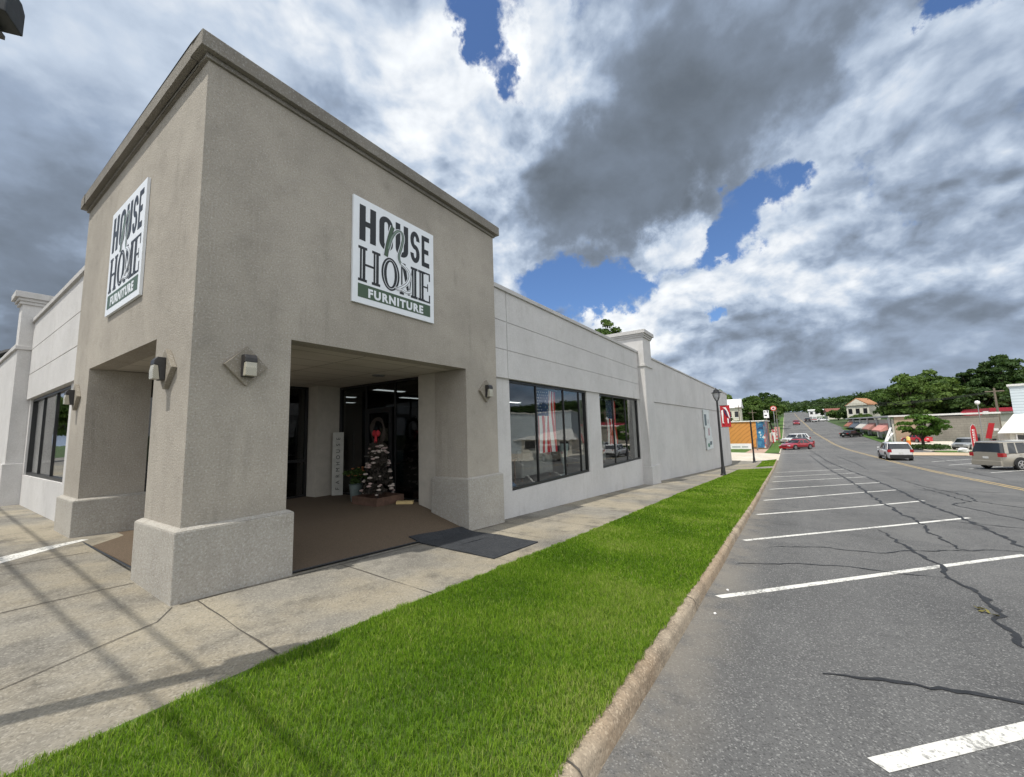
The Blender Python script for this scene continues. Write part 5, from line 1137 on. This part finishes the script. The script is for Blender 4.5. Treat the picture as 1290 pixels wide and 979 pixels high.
r = empty('ball_lamp', (95, -31.2, -2.6)); tag(r, 'white ball lamp on a thin pole above the grey block wall', 'street lamp'); bp(r, 'pole', M_METAL, (-.05, -.05, 0, .05, .05, 6.1)); mb = MB(); mb.lathe((0, 0, 6.1), [(.05, 0), (.26, .1), (.34, .32), (.26, .54), (.05, .64)], 12); mb.build('globe', M_LWHITE, r, smooth=True)
r = empty('utility_pole', (110, -37.6, -2.6)); tag(r, 'wooden utility pole in front of the big trees on the right', 'utility pole'); mb = MB(); mb.lathe((0, 0, 0), [(.2, 0), (.15, 9.3)], 8); mb.build('pole', M_WOOD, r, smooth=True); bp(r, 'crossarm', M_WOOD, (-.08, -1.2, 8.6, .08, 1.2, 8.8))
for i in range(3):
    mb = MB(); pts = [(110-1.5*math.sin(k/12*PI)*0, -37.6+(-.9+i*.9)+k*2.6, 6.25-i*.25-1.3*math.sin(k/12*PI)) for k in range(13)]; mb.tube(pts, .035, 4); tag(mb.build('overhead_wire', M_CABLE), ['top', 'middle', 'lowest'][i]+' wire strung from the pole in front of the right hand trees', 'wire', 'wires by the right hand trees')
# houses on the rise
def house(name, label, x, y, z, w, d, h, rh, wallm, roofm, hip=False, win=3, axis='y'):
    r = empty(name, (x, y, z)); tag(r, label, 'house')
    bp(r, 'wall', wallm, (0, -w/2, -1.5, d, w/2, h)); mb = MB()
    if axis == 'y':   # gable faces -x
        mb.prism([(-w/2-.4, h), (w/2+.4, h), (0, h+rh)], -.4, d+.4, ex=(0,1,0), ey=(0,0,1), ez=(1,0,0)); mb.build('roof', roofm, r)
        mb = MB(); mb.prism([(-w/2, h-.02), (w/2, h-.02), (0, h+rh*.86)], -.42, -.405, ex=(0,1,0), ey=(0,0,1), ez=(1,0,0)); mb.build('gable', wallm, r)
    else: mb.prism([(-.4, h), (d+.4, h), (d/2, h+rh)], -w/2-.4, w/2+.4, ex=(1,0,0), ey=(0,0,1), ez=(0,1,0)); mb.build('roof', roofm, r)
    for i in range(win):
        yy = -w/2+w*(i+.5)/win; o = bp(r, 'window', M_DARKW, (-.03, yy-w*.09, h*.42, -.001, yy+w*.09, h*.78)); bp(r, 'frame', M_LWHITE, (-.05, yy-w*.11, h*.38, -.031, yy+w*.11, h*.42), parent=o)
    return r
M_CREAM = pbr('house_cream', (.66, .63, .54), .85, var=.06); M_ORR = pbr('roof_orange', (.36, .18, .09), .85, var=.15, vs=3); M_BRR = pbr('roof_brown_red', (.20, .075, .055), .85, var=.15, vs=2)
house('gabled_house', 'cream gabled house with an orange brown roof above the shop row', 186, -26.6, 1.6, 6.4, 9, 5.2, 2.6, M_CREAM, M_ORR).rotation_euler.z = -.45
house('long_house', 'long low pale building under a dark red roof on the rise', 258, -27, 2.6, 8.2, 20, 3.6, 1.9, M_CREAM, M_BRR, axis='x')
house('white_house', 'small white flat fronted building at the crest right of the road', 326, -22, 4.6, 8.0, 12, 4.0, .9, M_LWHITE, M_SHOPROOF, axis='x')
house('hill_house', 'white steep roofed house half hidden in the trees on the left', 126, 7.6, 1.6, 5, 7, 4.4, 2.6, M_CREAM, M_LWHITE, axis='x')

# ------------------------------------------------------------------ trees
def leaf_mat(name, c0, c1):
    m, q, out = mat(name)
    a = q.new('ShaderNodeAttribute', attribute_name='tone')
    c = q.mix(a.outputs['Fac'], c4(c0), c4(c1))
    p = q.new('ShaderNodeBsdfPrincipled', {'Base Color': c, 'Roughness': .6, 'Specular IOR Level': .25})
    t = q.new('ShaderNodeBsdfTranslucent', {'Color': q.mix(.5, c, (.10, .17, .02, 1))})
    mx = q.new('ShaderNodeMixShader', {0: .28, 1: p.outputs[0], 2: t.outputs[0]}); q.l.new(mx.outputs[0], out.inputs[0]); return m
L_DARK = leaf_mat('leaf_dark', (.020, .048, .012), (.070, .120, .030)); L_MID = leaf_mat('leaf_mid', (.032, .070, .013), (.115, .180, .034)); L_LIGHT = leaf_mat('leaf_light', (.030, .085, .010), (.12, .22, .03))
M_BARK = pbr('tree_bark', (.075, .058, .042), .95, var=.35, vs=7, bump=.6, bs=12, bd=.03)
def leaf_mesh(name, lobes, per, size, m, seed, flat=1.0):
    """leaf-sized quads scattered near the surface of many small ellipsoid lobes"""
    g = np.random.default_rng(seed); C_ = np.array([l[0] for l in lobes]); Rr = np.array([l[1] for l in lobes])
    wt = (Rr[:, 0]*Rr[:, 1]+Rr[:, 0]*Rr[:, 2]); cnt = np.maximum(8, (per*wt/wt.mean())).astype(int)
    idx = np.repeat(np.arange(len(lobes)), cnt); n = len(idx)
    d = g.standard_normal((n, 3)); d /= np.linalg.norm(d, axis=1)[:, None]; d[:, 2] = np.where(d[:, 2] < -.35, -d[:, 2]*.6, d[:, 2])
    rr = g.uniform(.62, 1.08, n)**.7
    P = C_[idx]+d*Rr[idx]*rr[:, None]
    nrm = d+.75*g.standard_normal((n, 3)); nrm /= np.linalg.norm(nrm, axis=1)[:, None]
    u = np.cross(nrm, g.standard_normal((n, 3))); u /= np.linalg.norm(u, axis=1)[:, None]; v = np.cross(nrm, u)
    s = size*g.uniform(.55, 1.35, n)[:, None]
    V = np.stack([P-u*s, P-v*s*.62, P+u*s, P+v*s*.62], 1)
    me = bpy.data.meshes.new(name); me.vertices.add(n*4); me.vertices.foreach_set('co', V.reshape(-1)); me.loops.add(n*4); me.loops.foreach_set('vertex_index', np.arange(n*4, dtype=np.int32))
    me.polygons.add(n); me.polygons.foreach_set('loop_start', (np.arange(n)*4).astype(np.int32))
    lt = g.uniform(0, 1, len(lobes)); tone = np.clip(.55*lt[idx]+.45*g.random(n), 0, 1)
    at = me.attributes.new('tone', 'FLOAT', 'POINT'); at.data.foreach_set('value', np.repeat(tone, 4).astype(np.float32)); me.update(); me.validate(); me.materials.append(m)
    o = bpy.data.objects.new(name, me); COL.objects.link(o); return o
def tree(name, label, group, x, y, z, h, rad, th, m, seed, nl=34, per=110, size=.28, squash=.8, layered=0, trunk_r=None, gaps=.0):
    g = random.Random(seed); root = empty(name, (x, y, z)); tag(root, label, 'tree', group)
    lobes = []; limbs = []; tr = trunk_r or h*.028
    ch = h-th; cz = th+ch*.5
    for i in range(nl):
        for _ in range(30):
            u, v, w = g.uniform(-1, 1), g.uniform(-1, 1), g.uniform(-1, 1)
            if u*u+v*v+w*w < 1: break
        k = (u*u+v*v+w*w)**.5; k = (k**.45)/max(k, .01); u *= k; v *= k; w *= k
        pr_ = math.sqrt(max(.12, 1-(max(0, w)*.9)**2))*(1 if w > -.3 else .85)
        s = g.uniform(.20, .34)*rad*(1-.25*max(0, w)); c = (u*rad*.82*pr_, v*rad*.82*pr_, cz+w*ch*.44)
        if layered: c = (c[0], c[1], th+ch*.15+round((c[2]-th)/ch*layered)/layered*ch*.75)
        lobes.append((c, (s*g.uniform(.9, 1.3), s*g.uniform(.9, 1.3), s*(squash if not layered else .42))))
        if i % 3 == 0: limbs.append(c)
    mb = MB(); lean = (g.uniform(-.05, .05)*h, g.uniform(-.05, .05)*h)
    fork = th*.85+ch*.06
    mb.tube([(0, 0, -.3), (0, 0, .25), (lean[0]*.4, lean[1]*.4, fork*.6), (lean[0], lean[1], fork), (lean[0]*1.5, lean[1]*1.5, th+ch*.55)], [tr*1.5, tr*1.1, tr*.85, tr*.75, tr*.2], 8)
    for c in limbs: mb.tube([(lean[0]*.9, lean[1]*.9, fork*g.uniform(.85, 1.0)), ((lean[0]+c[0])*.5, (lean[1]+c[1])*.5, (fork+c[2])*.5+ch*.03), c], [tr*.45, tr*.28, tr*.08], 5)
    o = mb.build('trunk', M_BARK, root, smooth=True)
    o = leaf_mesh('crown', lobes, per, size, m, seed, squash); o.parent = root
    return root
tree('island_tree', 'small bright green spreading tree in the planted island of the car lot', None, 77, -20.7, gz(77, -20.7), 4.9, 2.7, 1.5, L_LIGHT, 11, 44, 190, .13, .5, trunk_r=.2)
r = empty('hedge', (75.5, -20.3, gz(75.5, -20.3))); tag(r, 'low dark clipped hedge ringing the foot of the small tree', 'hedge')
o = leaf_mesh('foliage', [((random.uniform(-2.0, 2.0), random.uniform(-2.0, 2.0), .3), (.55, .55, .42)) for _ in range(30)], 130, .10, L_DARK, 5); o.parent = r; mb = MB()
for i in range(8): mb.tube([(math.cos(i)*1.2, math.sin(i)*1.2, 0), (math.cos(i)*1.3, math.sin(i)*1.3, .5)], .03, 5)
mb.build('stem', M_BARK, r)
# big trees on the right behind the shops
big = [(128, -28.3, 12.6, 6.0, L_MID, 'broad mid green tree at the left end of the right hand tree group'), (138, -35.5, 13.4, 6.0, L_MID, 'rounded green tree second from the left in the right hand group'),
       (148, -41.2, 10.8, 4.8, L_DARK, 'lower dark tree in the middle of the right hand group'), (151, -45.5, 14.6, 4.6, L_DARK, 'tall dark tree left of the sky gap in the right hand group'),
       (150, -51.0, 17.6, 5.4, L_DARK, 'tallest spreading tree with open limbs above the red roof'), (148, -57.0, 12.6, 4.6, L_DARK, 'dark tree at the right edge of the view behind the blue metal building'),
       (135, -42, 8.0, 5.6, L_DARK, 'low dense dark tree behind the middle of the block wall'), (134, -49, 8.6, 5.4, L_DARK, 'low dense dark tree behind the red roof panels'), (158, -36, 9.5, 6.0, L_MID, 'mid green tree set back behind the cream gabled house side'), (128, -53, 7.5, 5.0, L_DARK, 'low dark tree behind the utility pole on the right')]
for i, (x, y, top, rad, m, lab) in enumerate(big):
    z = terr(x, y); tree('deciduous_tree', lab, 'trees behind the shops', x, y, z, top-z, rad, (top-z)*.22, m, 40+i, 60, 150, .36, .66, trunk_r=.35)
# trees on the left beyond the store
left = [(122, 15, 11.5, 5.0, L_DARK, 'dark tree just past the far corner of the store'), (146, 12, 14.5, 5.0, L_MID, 'tallest green tree left of the road beyond the store'), (150, 3.5, 12.5, 4.6, L_MID, 'mid green tree right of the white steep roofed house'), (112, 7.5, 6.0, 3.6, L_DARK, 'low dark tree above the orange wall'), (165, -1.0, 11.5, 4.6, L_MID, 'green tree left of the white roadside sign'), (190, 1.0, 14, 6, L_DARK, 'dark tree left of the road on the rise'), (230, -1, 13, 6, L_DARK, 'dark tree near the left edge of the distant road'), (98, 5.5, 4.6, 2.8, L_DARK, 'lowest bushy tree right behind the painted building')]
for i, (x, y, h, rad, m, lab) in enumerate(left): tree('deciduous_tree', lab, 'trees beyond the store on the left', x, y, terr(x, y), h, rad, h*.2, m, 80+i, 40, 130, .38, .75, trunk_r=.28)
# bushes and trees on the right rise
rise = [(168, -25.5, 4.2, 3.4, L_MID, 'bushy green tree beside the far end of the shops'), (205, -27, 7, 5, L_DARK, 'dark tree between the gabled house and the long house'), (240, -25.5, 5, 4.2, L_MID, 'rounded shrub like tree before the long low house'), (290, -24.5, 7.5, 5, L_DARK, 'dark tree beside the white house at the crest'), (182, -36, 8, 5.5, L_DARK, 'dark tree to the right of the cream gabled house')]
for i, (x, y, h, rad, m, lab) in enumerate(rise): tree('deciduous_tree', lab, 'trees on the rise right of the road', x, y, terr(x, y), h, rad, h*.15, m, 120+i, 34, 110, .45, .8, trunk_r=.25)
# one tree top showing over the store roof
tree('deciduous_tree', 'tree whose leafy top shows above the store parapet', None, 60, 17.3, -2, 21.4, 4.0, 9, L_MID, 201, 30, 210, .22, .8, trunk_r=.35)
# far wooded ridge, one mass
def ridge():
    g = random.Random(9); lobes = []
    def put(x, y, hh, s): lobes.append(((x, y, terr(x, y)+hh), (s*g.uniform(.9, 1.3), s*g.uniform(.9, 1.3), s*g.uniform(.7, 1.0))))
    for i in range(1700):
        x = g.uniform(445, 640); y = g.uniform(-330, 130)
        if x < 470 and -22 < y < -2: continue
        put(x, y, g.uniform(1.5, 8.0), g.uniform(3.2, 5.4))
    for i in range(330): put(g.uniform(250, 440), g.uniform(4, 90), g.uniform(2, 8), g.uniform(3, 4.8))
    for i in range(420): put(g.uniform(230, 450), g.uniform(-170, -42), g.uniform(1, 4), g.uniform(2.6, 4.0))
    for i in range(60): put(g.uniform(340, 445), g.uniform(-1, 8), g.uniform(2, 7), g.uniform(2.2, 3.6))
    for i in range(60): put(g.uniform(340, 445), g.uniform(-34, -25), g.uniform(1, 4), g.uniform(2.2, 3.6))
    # woods behind the big trees and behind the store, out of sight but mirrored in glass
    for i in range(420): put(g.uniform(40, 118), g.uniform(-120, -76), g.uniform(1, 6), g.uniform(2.5, 4.0))
    o = leaf_mesh('woods', lobes, 48, 1.15, L_DARK, 17); tag(o, 'dark green wooded ridge closing the view beyond the road crest', 'woods', kind='stuff')
ridge()

# ------------------------------------------------------------------ things in the porch and in the windows
M_TWIG = pbr('brown_twig', (.045, .035, .03), .95, var=.3); M_PETAL = pbr('cream_flower', (.46, .40, .36), .8, var=.2, vs=20); M_PINK = pbr('dusty_flower', (.40, .30, .28), .8, var=.2); M_ORF = pbr('orange_flower', (.50, .20, .08), .8, var=.2)
M_GALV = pbr('galvanised_bucket', (.20, .25, .25), .5, metal=.4, var=.2); M_CRATE = pbr('crate_wood', (.12, .07, .05), .85, var=.3)
r = empty('flower_tree', (4.22, 2.30, .13)); tag(r, 'decorative tree covered in cream flowers with a red bow beside the entrance door', 'decoration')
g = random.Random(4); lobes = []
for i in range(80): t = g.random(); a = g.uniform(0, 6.28); rr = (1-t)*.18+.08; lobes.append(((math.cos(a)*rr*.8, math.sin(a)*rr*.8, .22+t*1.02), (.13, .13, .11)))
o = leaf_mesh('twigs', lobes, 110, .026, leaf_mat('dry_twig', (.02, .016, .014), (.10, .085, .075)), 6); o.parent = r
mb = MB(); mb.tube([(0, 0, 0), (0, 0, 1.4)], [.03, .012], 6); mb.build('stem', M_TWIG, r)
for i in range(90):
    t = g.random()**.9; a = g.uniform(0, 6.28); rr = (1-t)*.20+.15; s = g.uniform(.026, .062); c = Vector((math.cos(a)*rr, math.sin(a)*rr, .16+t*1.08)); mb = MB()
    mb.lathe(c, [(s*.3, -s*.5), (s, -s*.15), (s*.85, s*.25), (s*.3, s*.45)], 8); mb.build('flower', M_PETAL if i % 3 else M_PINK, r, smooth=True)
for sg in (-1, 1):
    mb = MB(); mb.lathe((-.06, sg*.06, 1.50), [(.015, -.06), (.05, -.02), (.05, .03), (.015, .08)], 8); mb.build('bow', pbr('bow_red', (.42, .02, .03), .6) if sg < 0 else bpy.data.materials['bow_red'], r, smooth=True)
mb = MB(); mb.lathe((-.07, 0, 1.38), [(.01, -.14), (.035, -.04), (.02, .10)], 8); mb.build('bow', bpy.data.materials['bow_red'], r, smooth=True)
mb = MB(); mb.box(-.36, -.42, 0, -.33, .42, .17); mb.box(.33, -.42, 0, .36, .42, .17); mb.box(-.33, -.42, 0, .33, -.39, .17); mb.box(-.33, .39, 0, .33, .42, .17); mb.box(-.33, -.39, 0, .33, .39, .03); mb.build('crate', M_CRATE, r)
for (dy, dz, rad_) in ((0, 1.62, .24),):
    mb = MB(); [mb.tube([(-.02+.02*math.sin(a*3+q_), dy+(rad_+q_*.02)*.8*math.cos(a), dz-.06+(rad_+q_*.02)*math.sin(a)) for a in [2*PI*k/24 for k in range(25)]], .014, 5) for q_ in range(4)]; mb.build('wreath', M_TWIG, r, smooth=True)
r = empty('flower_bucket', (4.15, 2.98, .13)); tag(r, 'galvanised bucket of orange flowers left of the decorative tree', 'planter')
mb = MB(); mb.lathe((0, 0, 0), [(.11, 0), (.15, .36), (.16, .38), (.14, .385), (.10, .30)], 16); mb.build('bucket', M_GALV, r, smooth=True)
o = leaf_mesh('leaves', [((g.uniform(-.16, .16), g.uniform(-.18, .18), g.uniform(.42, .66)), (.09, .09, .08)) for _ in range(16)], 60, .028, L_DARK, 8); o.parent = r
for i in range(12):
    c = Vector((g.uniform(-.18, .12), g.uniform(-.2, .2), g.uniform(.55, .76))); s = .04; mb = MB(); mb.lathe(c, [(s*.3, -s*.4), (s, 0), (s*.4, s*.4)], 8); mb.build('flower', M_ORF, r, smooth=True)
# tall narrow sign board leaning on the glass
r = empty('porch_board', (4.48, 4.22, .14), .80); tag(r, 'tall narrow pale board with vertical lettering leaning by the entry glass', 'sign')
mb = MB(); mb.obox((.02, 0, .78), (.010, 0, .0), (0, .13, 0), (.010, 0, .78)); mb.build('board', pbr('board_grey', (.42, .42, .39), .8, var=.1), r)
for i, ch in enumerate('FARMHOUSE'):
    M = frame_mat((-.012+.022*(i/9), -.05, .16+i*.155), (0, 0, 1), (0, 1, 0)); M = M
    text_mesh(ch, .13, 'lettering', M_SK, M, r)
# small items by the door
mb = MB(); mb.obox((4.38, 1.62, .165), (.06, .05, 0), (-.09, .16, 0), (0, 0, .03)); tag(mb.build('door_wedge', pbr('wedge_yellow', (.55, .42, .20), .7), bevel=.01), 'yellow wooden block on the carpet by the right end of the entry glass', 'block')
# notices on the left glass and red extinguisher behind it
r = empty('door_notice', (3.05, 4.84, 1.42)); tag(r, 'pale paper notice on the dark left door glass', 'notice'); bp(r, 'sheet', pbr('paper', (.48, .47, .36), .8), (-.15, 0, 0, .15, .006, .38)); bp(r, 'lettering', M_SK, (-.08, -.002, .30, .08, -.0005, .34), (-.1, -.002, .2, .1, -.0005, .22), (-.1, -.002, .14, .08, -.0005, .16))
r = empty('red_wreath', (3.0, 5.2, 2.1)); tag(r, 'red hanging ornament behind the dark left door glass', 'ornament'); mb = MB(); mb.lathe((0, 0, 0), [(.03, .22), (.13, .15), (.15, -.05), (.08, -.22), (.02, -.26)], 10); mb.build('cloth', bpy.data.materials['bow_red'], r, smooth=True); mb = MB(); mb.tube([(0, 0, .2), (0, 0, .98)], .008, 4); mb.build('cord', M_TWIG, r)

# flags hanging inside the shop windows
M_FR = pbr('flag_red', (.62, .04, .05), .85, var=.05); M_FW = pbr('flag_white', (.88, .87, .87), .85, var=.04); M_FB = pbr('flag_blue', (.03, .05, .16), .85, var=.05)
def hang_flag(x, y, ztop, w, h, label, nrm='y'):
    r = empty('hanging_flag', (x, y, ztop), 0 if nrm == 'y' else PI/2); tag(r, label, 'flag', 'flags hanging in the shop windows')
    nx, nz = 26, 24
    def P(i, j):
        u, v = i/nx, j/nz; pinch = 1-.30*math.sin(PI*min(1, v*1.1))*.6; return ((u-.5)*w*pinch, .035*math.sin(u*21)*(.35+v)+.03*math.sin(u*9+v*4), -v*h)
    mb = MB(); mbs = {'red_stripe': (MB(), M_FR), 'white_stripe': (MB(), M_FW), 'blue_canton': (MB(), M_FB)}
    for i in range(nx):
        for j in range(nz):
            a, b, c, d = P(i, j), P(i+1, j), P(i+1, j+1), P(i, j+1)
            k = 'blue_canton' if (i < nx*7/13 and j < nz*.40) else ('red_stripe' if (i*13//nx) % 2 == 0 else 'white_stripe')
            mbs[k][0].face([a, b, c, d])
    for k, (m_, mt) in mbs.items(): m_.build(k, mt, r, smooth=True)
    st = MB()
    for a in range(6):
        for b in range(8):
            cx = -.5*w+.06+a*w*.08+(.5*w*.08 if b % 2 else 0); cz = -.06-b*h*.047
            u = cx/w+.5; yy = .035*math.sin(u*21)*(.35-cz/h)+.03*math.sin(u*9)-.012; s = .024
            st.face([(cx+s*math.sin(t_*PI/5)*(1 if t_ % 2 == 0 else .42), yy, cz+s*math.cos(t_*PI/5)*(1 if t_ % 2 == 0 else .42)) for t_ in range(10)])
    st.build('stars', M_FW, r)
    mb = MB(); mb.tube([(-w*.55, 0, .03), (w*.55, 0, .03)], .015, 6); mb.build('rod', M_METAL, r, smooth=True)
    return r
hang_flag(8.55, .40, 2.72, 1.15, 1.75, 'stars and stripes flag hanging in the first shop window')
hang_flag(13.75, .42, 2.66, 1.1, 1.7, 'stars and stripes flag hanging in the second shop window')
hang_flag(.62, 7.5, 2.62, .8, 1.5, 'stars and stripes flag hanging in the avenue window left of the tower', 'x')
# furniture just inside the glass
M_SOFA = pbr('sofa_cloth', (.35, .34, .32), .9, var=.1, bump=.3); M_SOFAD = pbr('sofa_blue', (.03, .12, .24), .85, var=.1); M_TABLE = pbr('table_wood', (.16, .09, .05), .5, var=.2)
def sofa(name, label, x, y, rz, m, w=1.9):
    r = empty(name, (x, y, .12), rz); tag(r, label, 'sofa')
    bp(r, 'seat', m, (-w/2+.18, -.42, .14, w/2-.18, .32, .46), bevel=.05); bp(r, 'backrest', m, (-w/2+.1, .28, .14, w/2-.1, .52, .92), bevel=.06)
    for s_ in (-1, 1): bp(r, 'armrest', m, (min(s_*w/2, s_*(w/2-.2)), -.45, .1, max(s_*w/2, s_*(w/2-.2)), .5, .66), bevel=.06)
    for sx in (-1, 1):
        for sy in (-.38, .42): bp(r, 'leg', M_TABLE, (sx*(w/2-.1)-.03, sy-.03, 0, sx*(w/2-.1)+.03, sy+.03, .12))
sofa('sofa', 'pale sofa standing inside the first shop window', 9.3, 1.7, PI, M_SOFA); sofa('sofa', 'pale sofa standing inside the second shop window', 14.2, 1.8, PI, M_SOFA, 2.1)
r = empty('table_lamp', (7.35, 1.2, .12)); tag(r, 'slim table lamp on a small table in the first shop window', 'lamp'); mb = MB(); mb.lathe((0, 0, .72), [(.10, 0), (.10, .02), (.03, .05), (.07, .2), (.02, .38), (.015, .5)], 14); mb.build('base', M_METAL, r, smooth=True); mb = MB(); mb.lathe((0, 0, 1.2), [(.19, 0), (.13, .26)], 18); mb.build('lamp_shade', M_FW, r, smooth=True)
r2 = empty('side_table', (7.35, 1.2, .12)); tag(r2, 'small dark side table under the slim lamp', 'table'); bp(r2, 'tabletop', M_TABLE, (-.3, -.3, .68, .3, .3, .718), bevel=.01); [bp(r2, 'leg', M_TABLE, (sx*.25-.02, sy*.25-.02, 0, sx*.25+.02, sy*.25+.02, .68)) for sx in (-1, 1) for sy in (-1, 1)]
mb = MB(); mb.lathe((6.62, .62, .12), [(.20, 0), (.30, .10), (.31, .16), (.24, .22), (.05, .25)], 20); tag(mb.build('round_cushion', M_SOFAD, smooth=True), 'round blue cushion on the floor at the left of the first shop window', 'cushion')
r = empty('potted_plant', (6.7, 1.15, .12)); tag(r, 'potted plant with pale blooms inside the left pane of the first shop window', 'plant'); mb = MB(); mb.lathe((0, 0, 0), [(.13, 0), (.17, .3)], 14); mb.build('pot', M_METAL, r, smooth=True); o = leaf_mesh('foliage', [((g.uniform(-.2, .2), g.uniform(-.2, .2), g.uniform(.4, .95)), (.13, .13, .12)) for _ in range(14)], 60, .04, L_MID, 31); o.parent = r
r = empty('glass_vase', (10.35, .85, .12)); tag(r, 'tall pale vase on a stand near the right pane of the first shop window', 'vase'); mb = MB(); mb.lathe((0, 0, .0), [(.16, 0), (.16, .03), (.03, .06), (.03, .3), (.06, .36), (.16, .85), (.17, 1.0), (.15, 1.02)], 18); mb.build('vase', pbr('vase_glass', (.42, .5, .5), .15), r, smooth=True)
r = empty('floor_cushion', (.75, 7.0, .12)); tag(r, 'pale blue cushion low inside the avenue window', 'cushion'); mb = MB(); mb.lathe((0, 0, .62), [(.1, 0), (.3, .1), (.32, .22), (.2, .38), (.03, .42)], 16); mb.build('cover', pbr('cushion_pale', (.4, .5, .52), .9), r, smooth=True); bp(r, 'stand', M_TABLE, (-.35, -.35, 0, .35, .35, .62))
r = empty('yellow_box', (.72, 6.68, .12)); tag(r, 'yellow box standing at the right side of the avenue window', 'box'); bp(r, 'body', pbr('box_yellow', (.5, .38, .08), .6), (-.1, -.12, 0, .1, .12, 1.25), bevel=.01)
# showroom pieces seen dimly through the entry glass
def cabinet(name, label, x, y, w, d, h, m, rz=0):
    r = empty(name, (x, y, .12), rz); tag(r, label, 'furniture'); bp(r, 'body', m, (-d/2, -w/2, .08, d/2, w/2, h), bevel=.01)
    for i in range(3): bp(r, 'drawer', m, (-d/2-.02, -w/2+.04, .12+i*(h-.16)/3, -d/2-.001, w/2-.04, .12+(i+1)*(h-.16)/3-.03)); bp(r, 'handle', M_METAL, (-d/2-.045, -.08, .12+(i+.5)*(h-.16)/3, -d/2-.021, .08, .14+(i+.5)*(h-.16)/3))
    for sy in (-1, 1): bp(r, 'leg', m, (-d/2+.02, sy*(w/2-.05)-.03, 0, d/2-.02, sy*(w/2-.05)+.03, .08))
M_TEAL_ = pbr('cabinet_teal', (.10, .22, .24), .6, var=.1); M_BLUEP = pbr('panel_blue', (.03, .12, .26), .8, var=.2, vs=4)
cabinet('dresser', 'pale teal dresser seen through the left part of the entry glass', 6.3, 4.7, 1.1, .5, 1.0, M_TEAL_); cabinet('dresser', 'wooden dresser seen through the right part of the entry glass', 6.6, 2.2, 1.2, .5, .9, M_TABLE)
r = empty('wall_mirror', (6.35, 4.7, 1.12)); tag(r, 'pale framed mirror standing on the teal dresser', 'mirror'); bp(r, 'frame', M_TEAL_, (-.02, -.4, 0, .03, .4, .06), (-.02, -.4, .84, .03, .4, .9), (-.02, -.4, .06, .03, -.34, .84), (-.02, .34, .06, .03, .4, .84)); bp(r, 'glass', pbr('mirror_glass', (.7, .7, .7), .05, metal=1), (0, -.34, .06, .01, .34, .84))
r = empty('hanging_rug', (8.2, 3.1, .5)); tag(r, 'blue patterned rug hanging deep in the showroom', 'rug'); bp(r, 'cloth', M_BLUEP, (0, -1.0, .2, .03, 1.0, 2.1)); bp(r, 'rod', M_METAL, (.0, -1.1, 2.11, .03, 1.1, 2.15)); bp(r, 'stand', M_METAL, (.035, -1.08, -.38, .06, -1.04, 2.12), ); bp(r, 'stand', M_METAL, (.035, 1.04, -.38, .06, 1.08, 2.12))
# across the avenue: seen only in the glass of the left wing and from other positions
ab = empty('avenue_building', (-26, 6, -.1)); tag(ab, 'low pale building across the avenue mirrored in the left window', 'building'); bp(ab, 'wall', M_SHOPW, (-12, -8, 0, 0, 14, 3.6)); bp(ab, 'roof', M_SHOPROOF, (-12.2, -8.2, 3.6, .3, 14.2, 3.9))
for i in range(5): w = bp(ab, 'window', M_DARKW, (.001, -6.5+i*4, .9, .05, -4+i*4, 2.4)); bp(ab, 'frame', M_LWHITE, (.051, -6.6+i*4, .8, .08, -3.9+i*4, .9), parent=w)
for i, (x, y, h, lab) in enumerate([(-9, 62, 9, 'green street tree far along the avenue beyond the utility pole'), (-12, 84, 10, 'second green street tree furthest along the avenue'), (-42, 10, 13, 'large tree rising behind the building across the avenue')]): tree('deciduous_tree', lab, 'trees across the avenue', x, y, -.1, h, h*.38, h*.25, L_MID, 300+i, 34, 110, .30, .8, trunk_r=.22)
# small litter on the asphalt
mb = MB(); gg = random.Random(2)
for i in range(7):
    c = Vector((5.25+gg.uniform(-.09, .09), -6.9+gg.uniform(-.05, .05), gz(5.25, -6.9)+.012+gg.random()*.015)); a = gg.uniform(0, 6.28); mb.obox(c, (.03*math.cos(a), .03*math.sin(a), .008), (-.014*math.sin(a), .014*math.cos(a), .006), (0, 0, .0012))
tag(mb.build('leaf_clump', pbr('leaf_yellow', (.16, .14, .035), .8, var=.3)), 'small yellow green leaf clump lying on the long asphalt crack', 'leaves')
for i, (x, y) in enumerate([(3.51, -4.40), (4.45, -4.42)]): rock(x, y, gz(x, y)+.012, (.016, .014, .012), M_LWHITE, 'pebble', ('first' if i == 0 else 'second')+' white pebble in the gutter, counting from the camera', 'pebble', i)
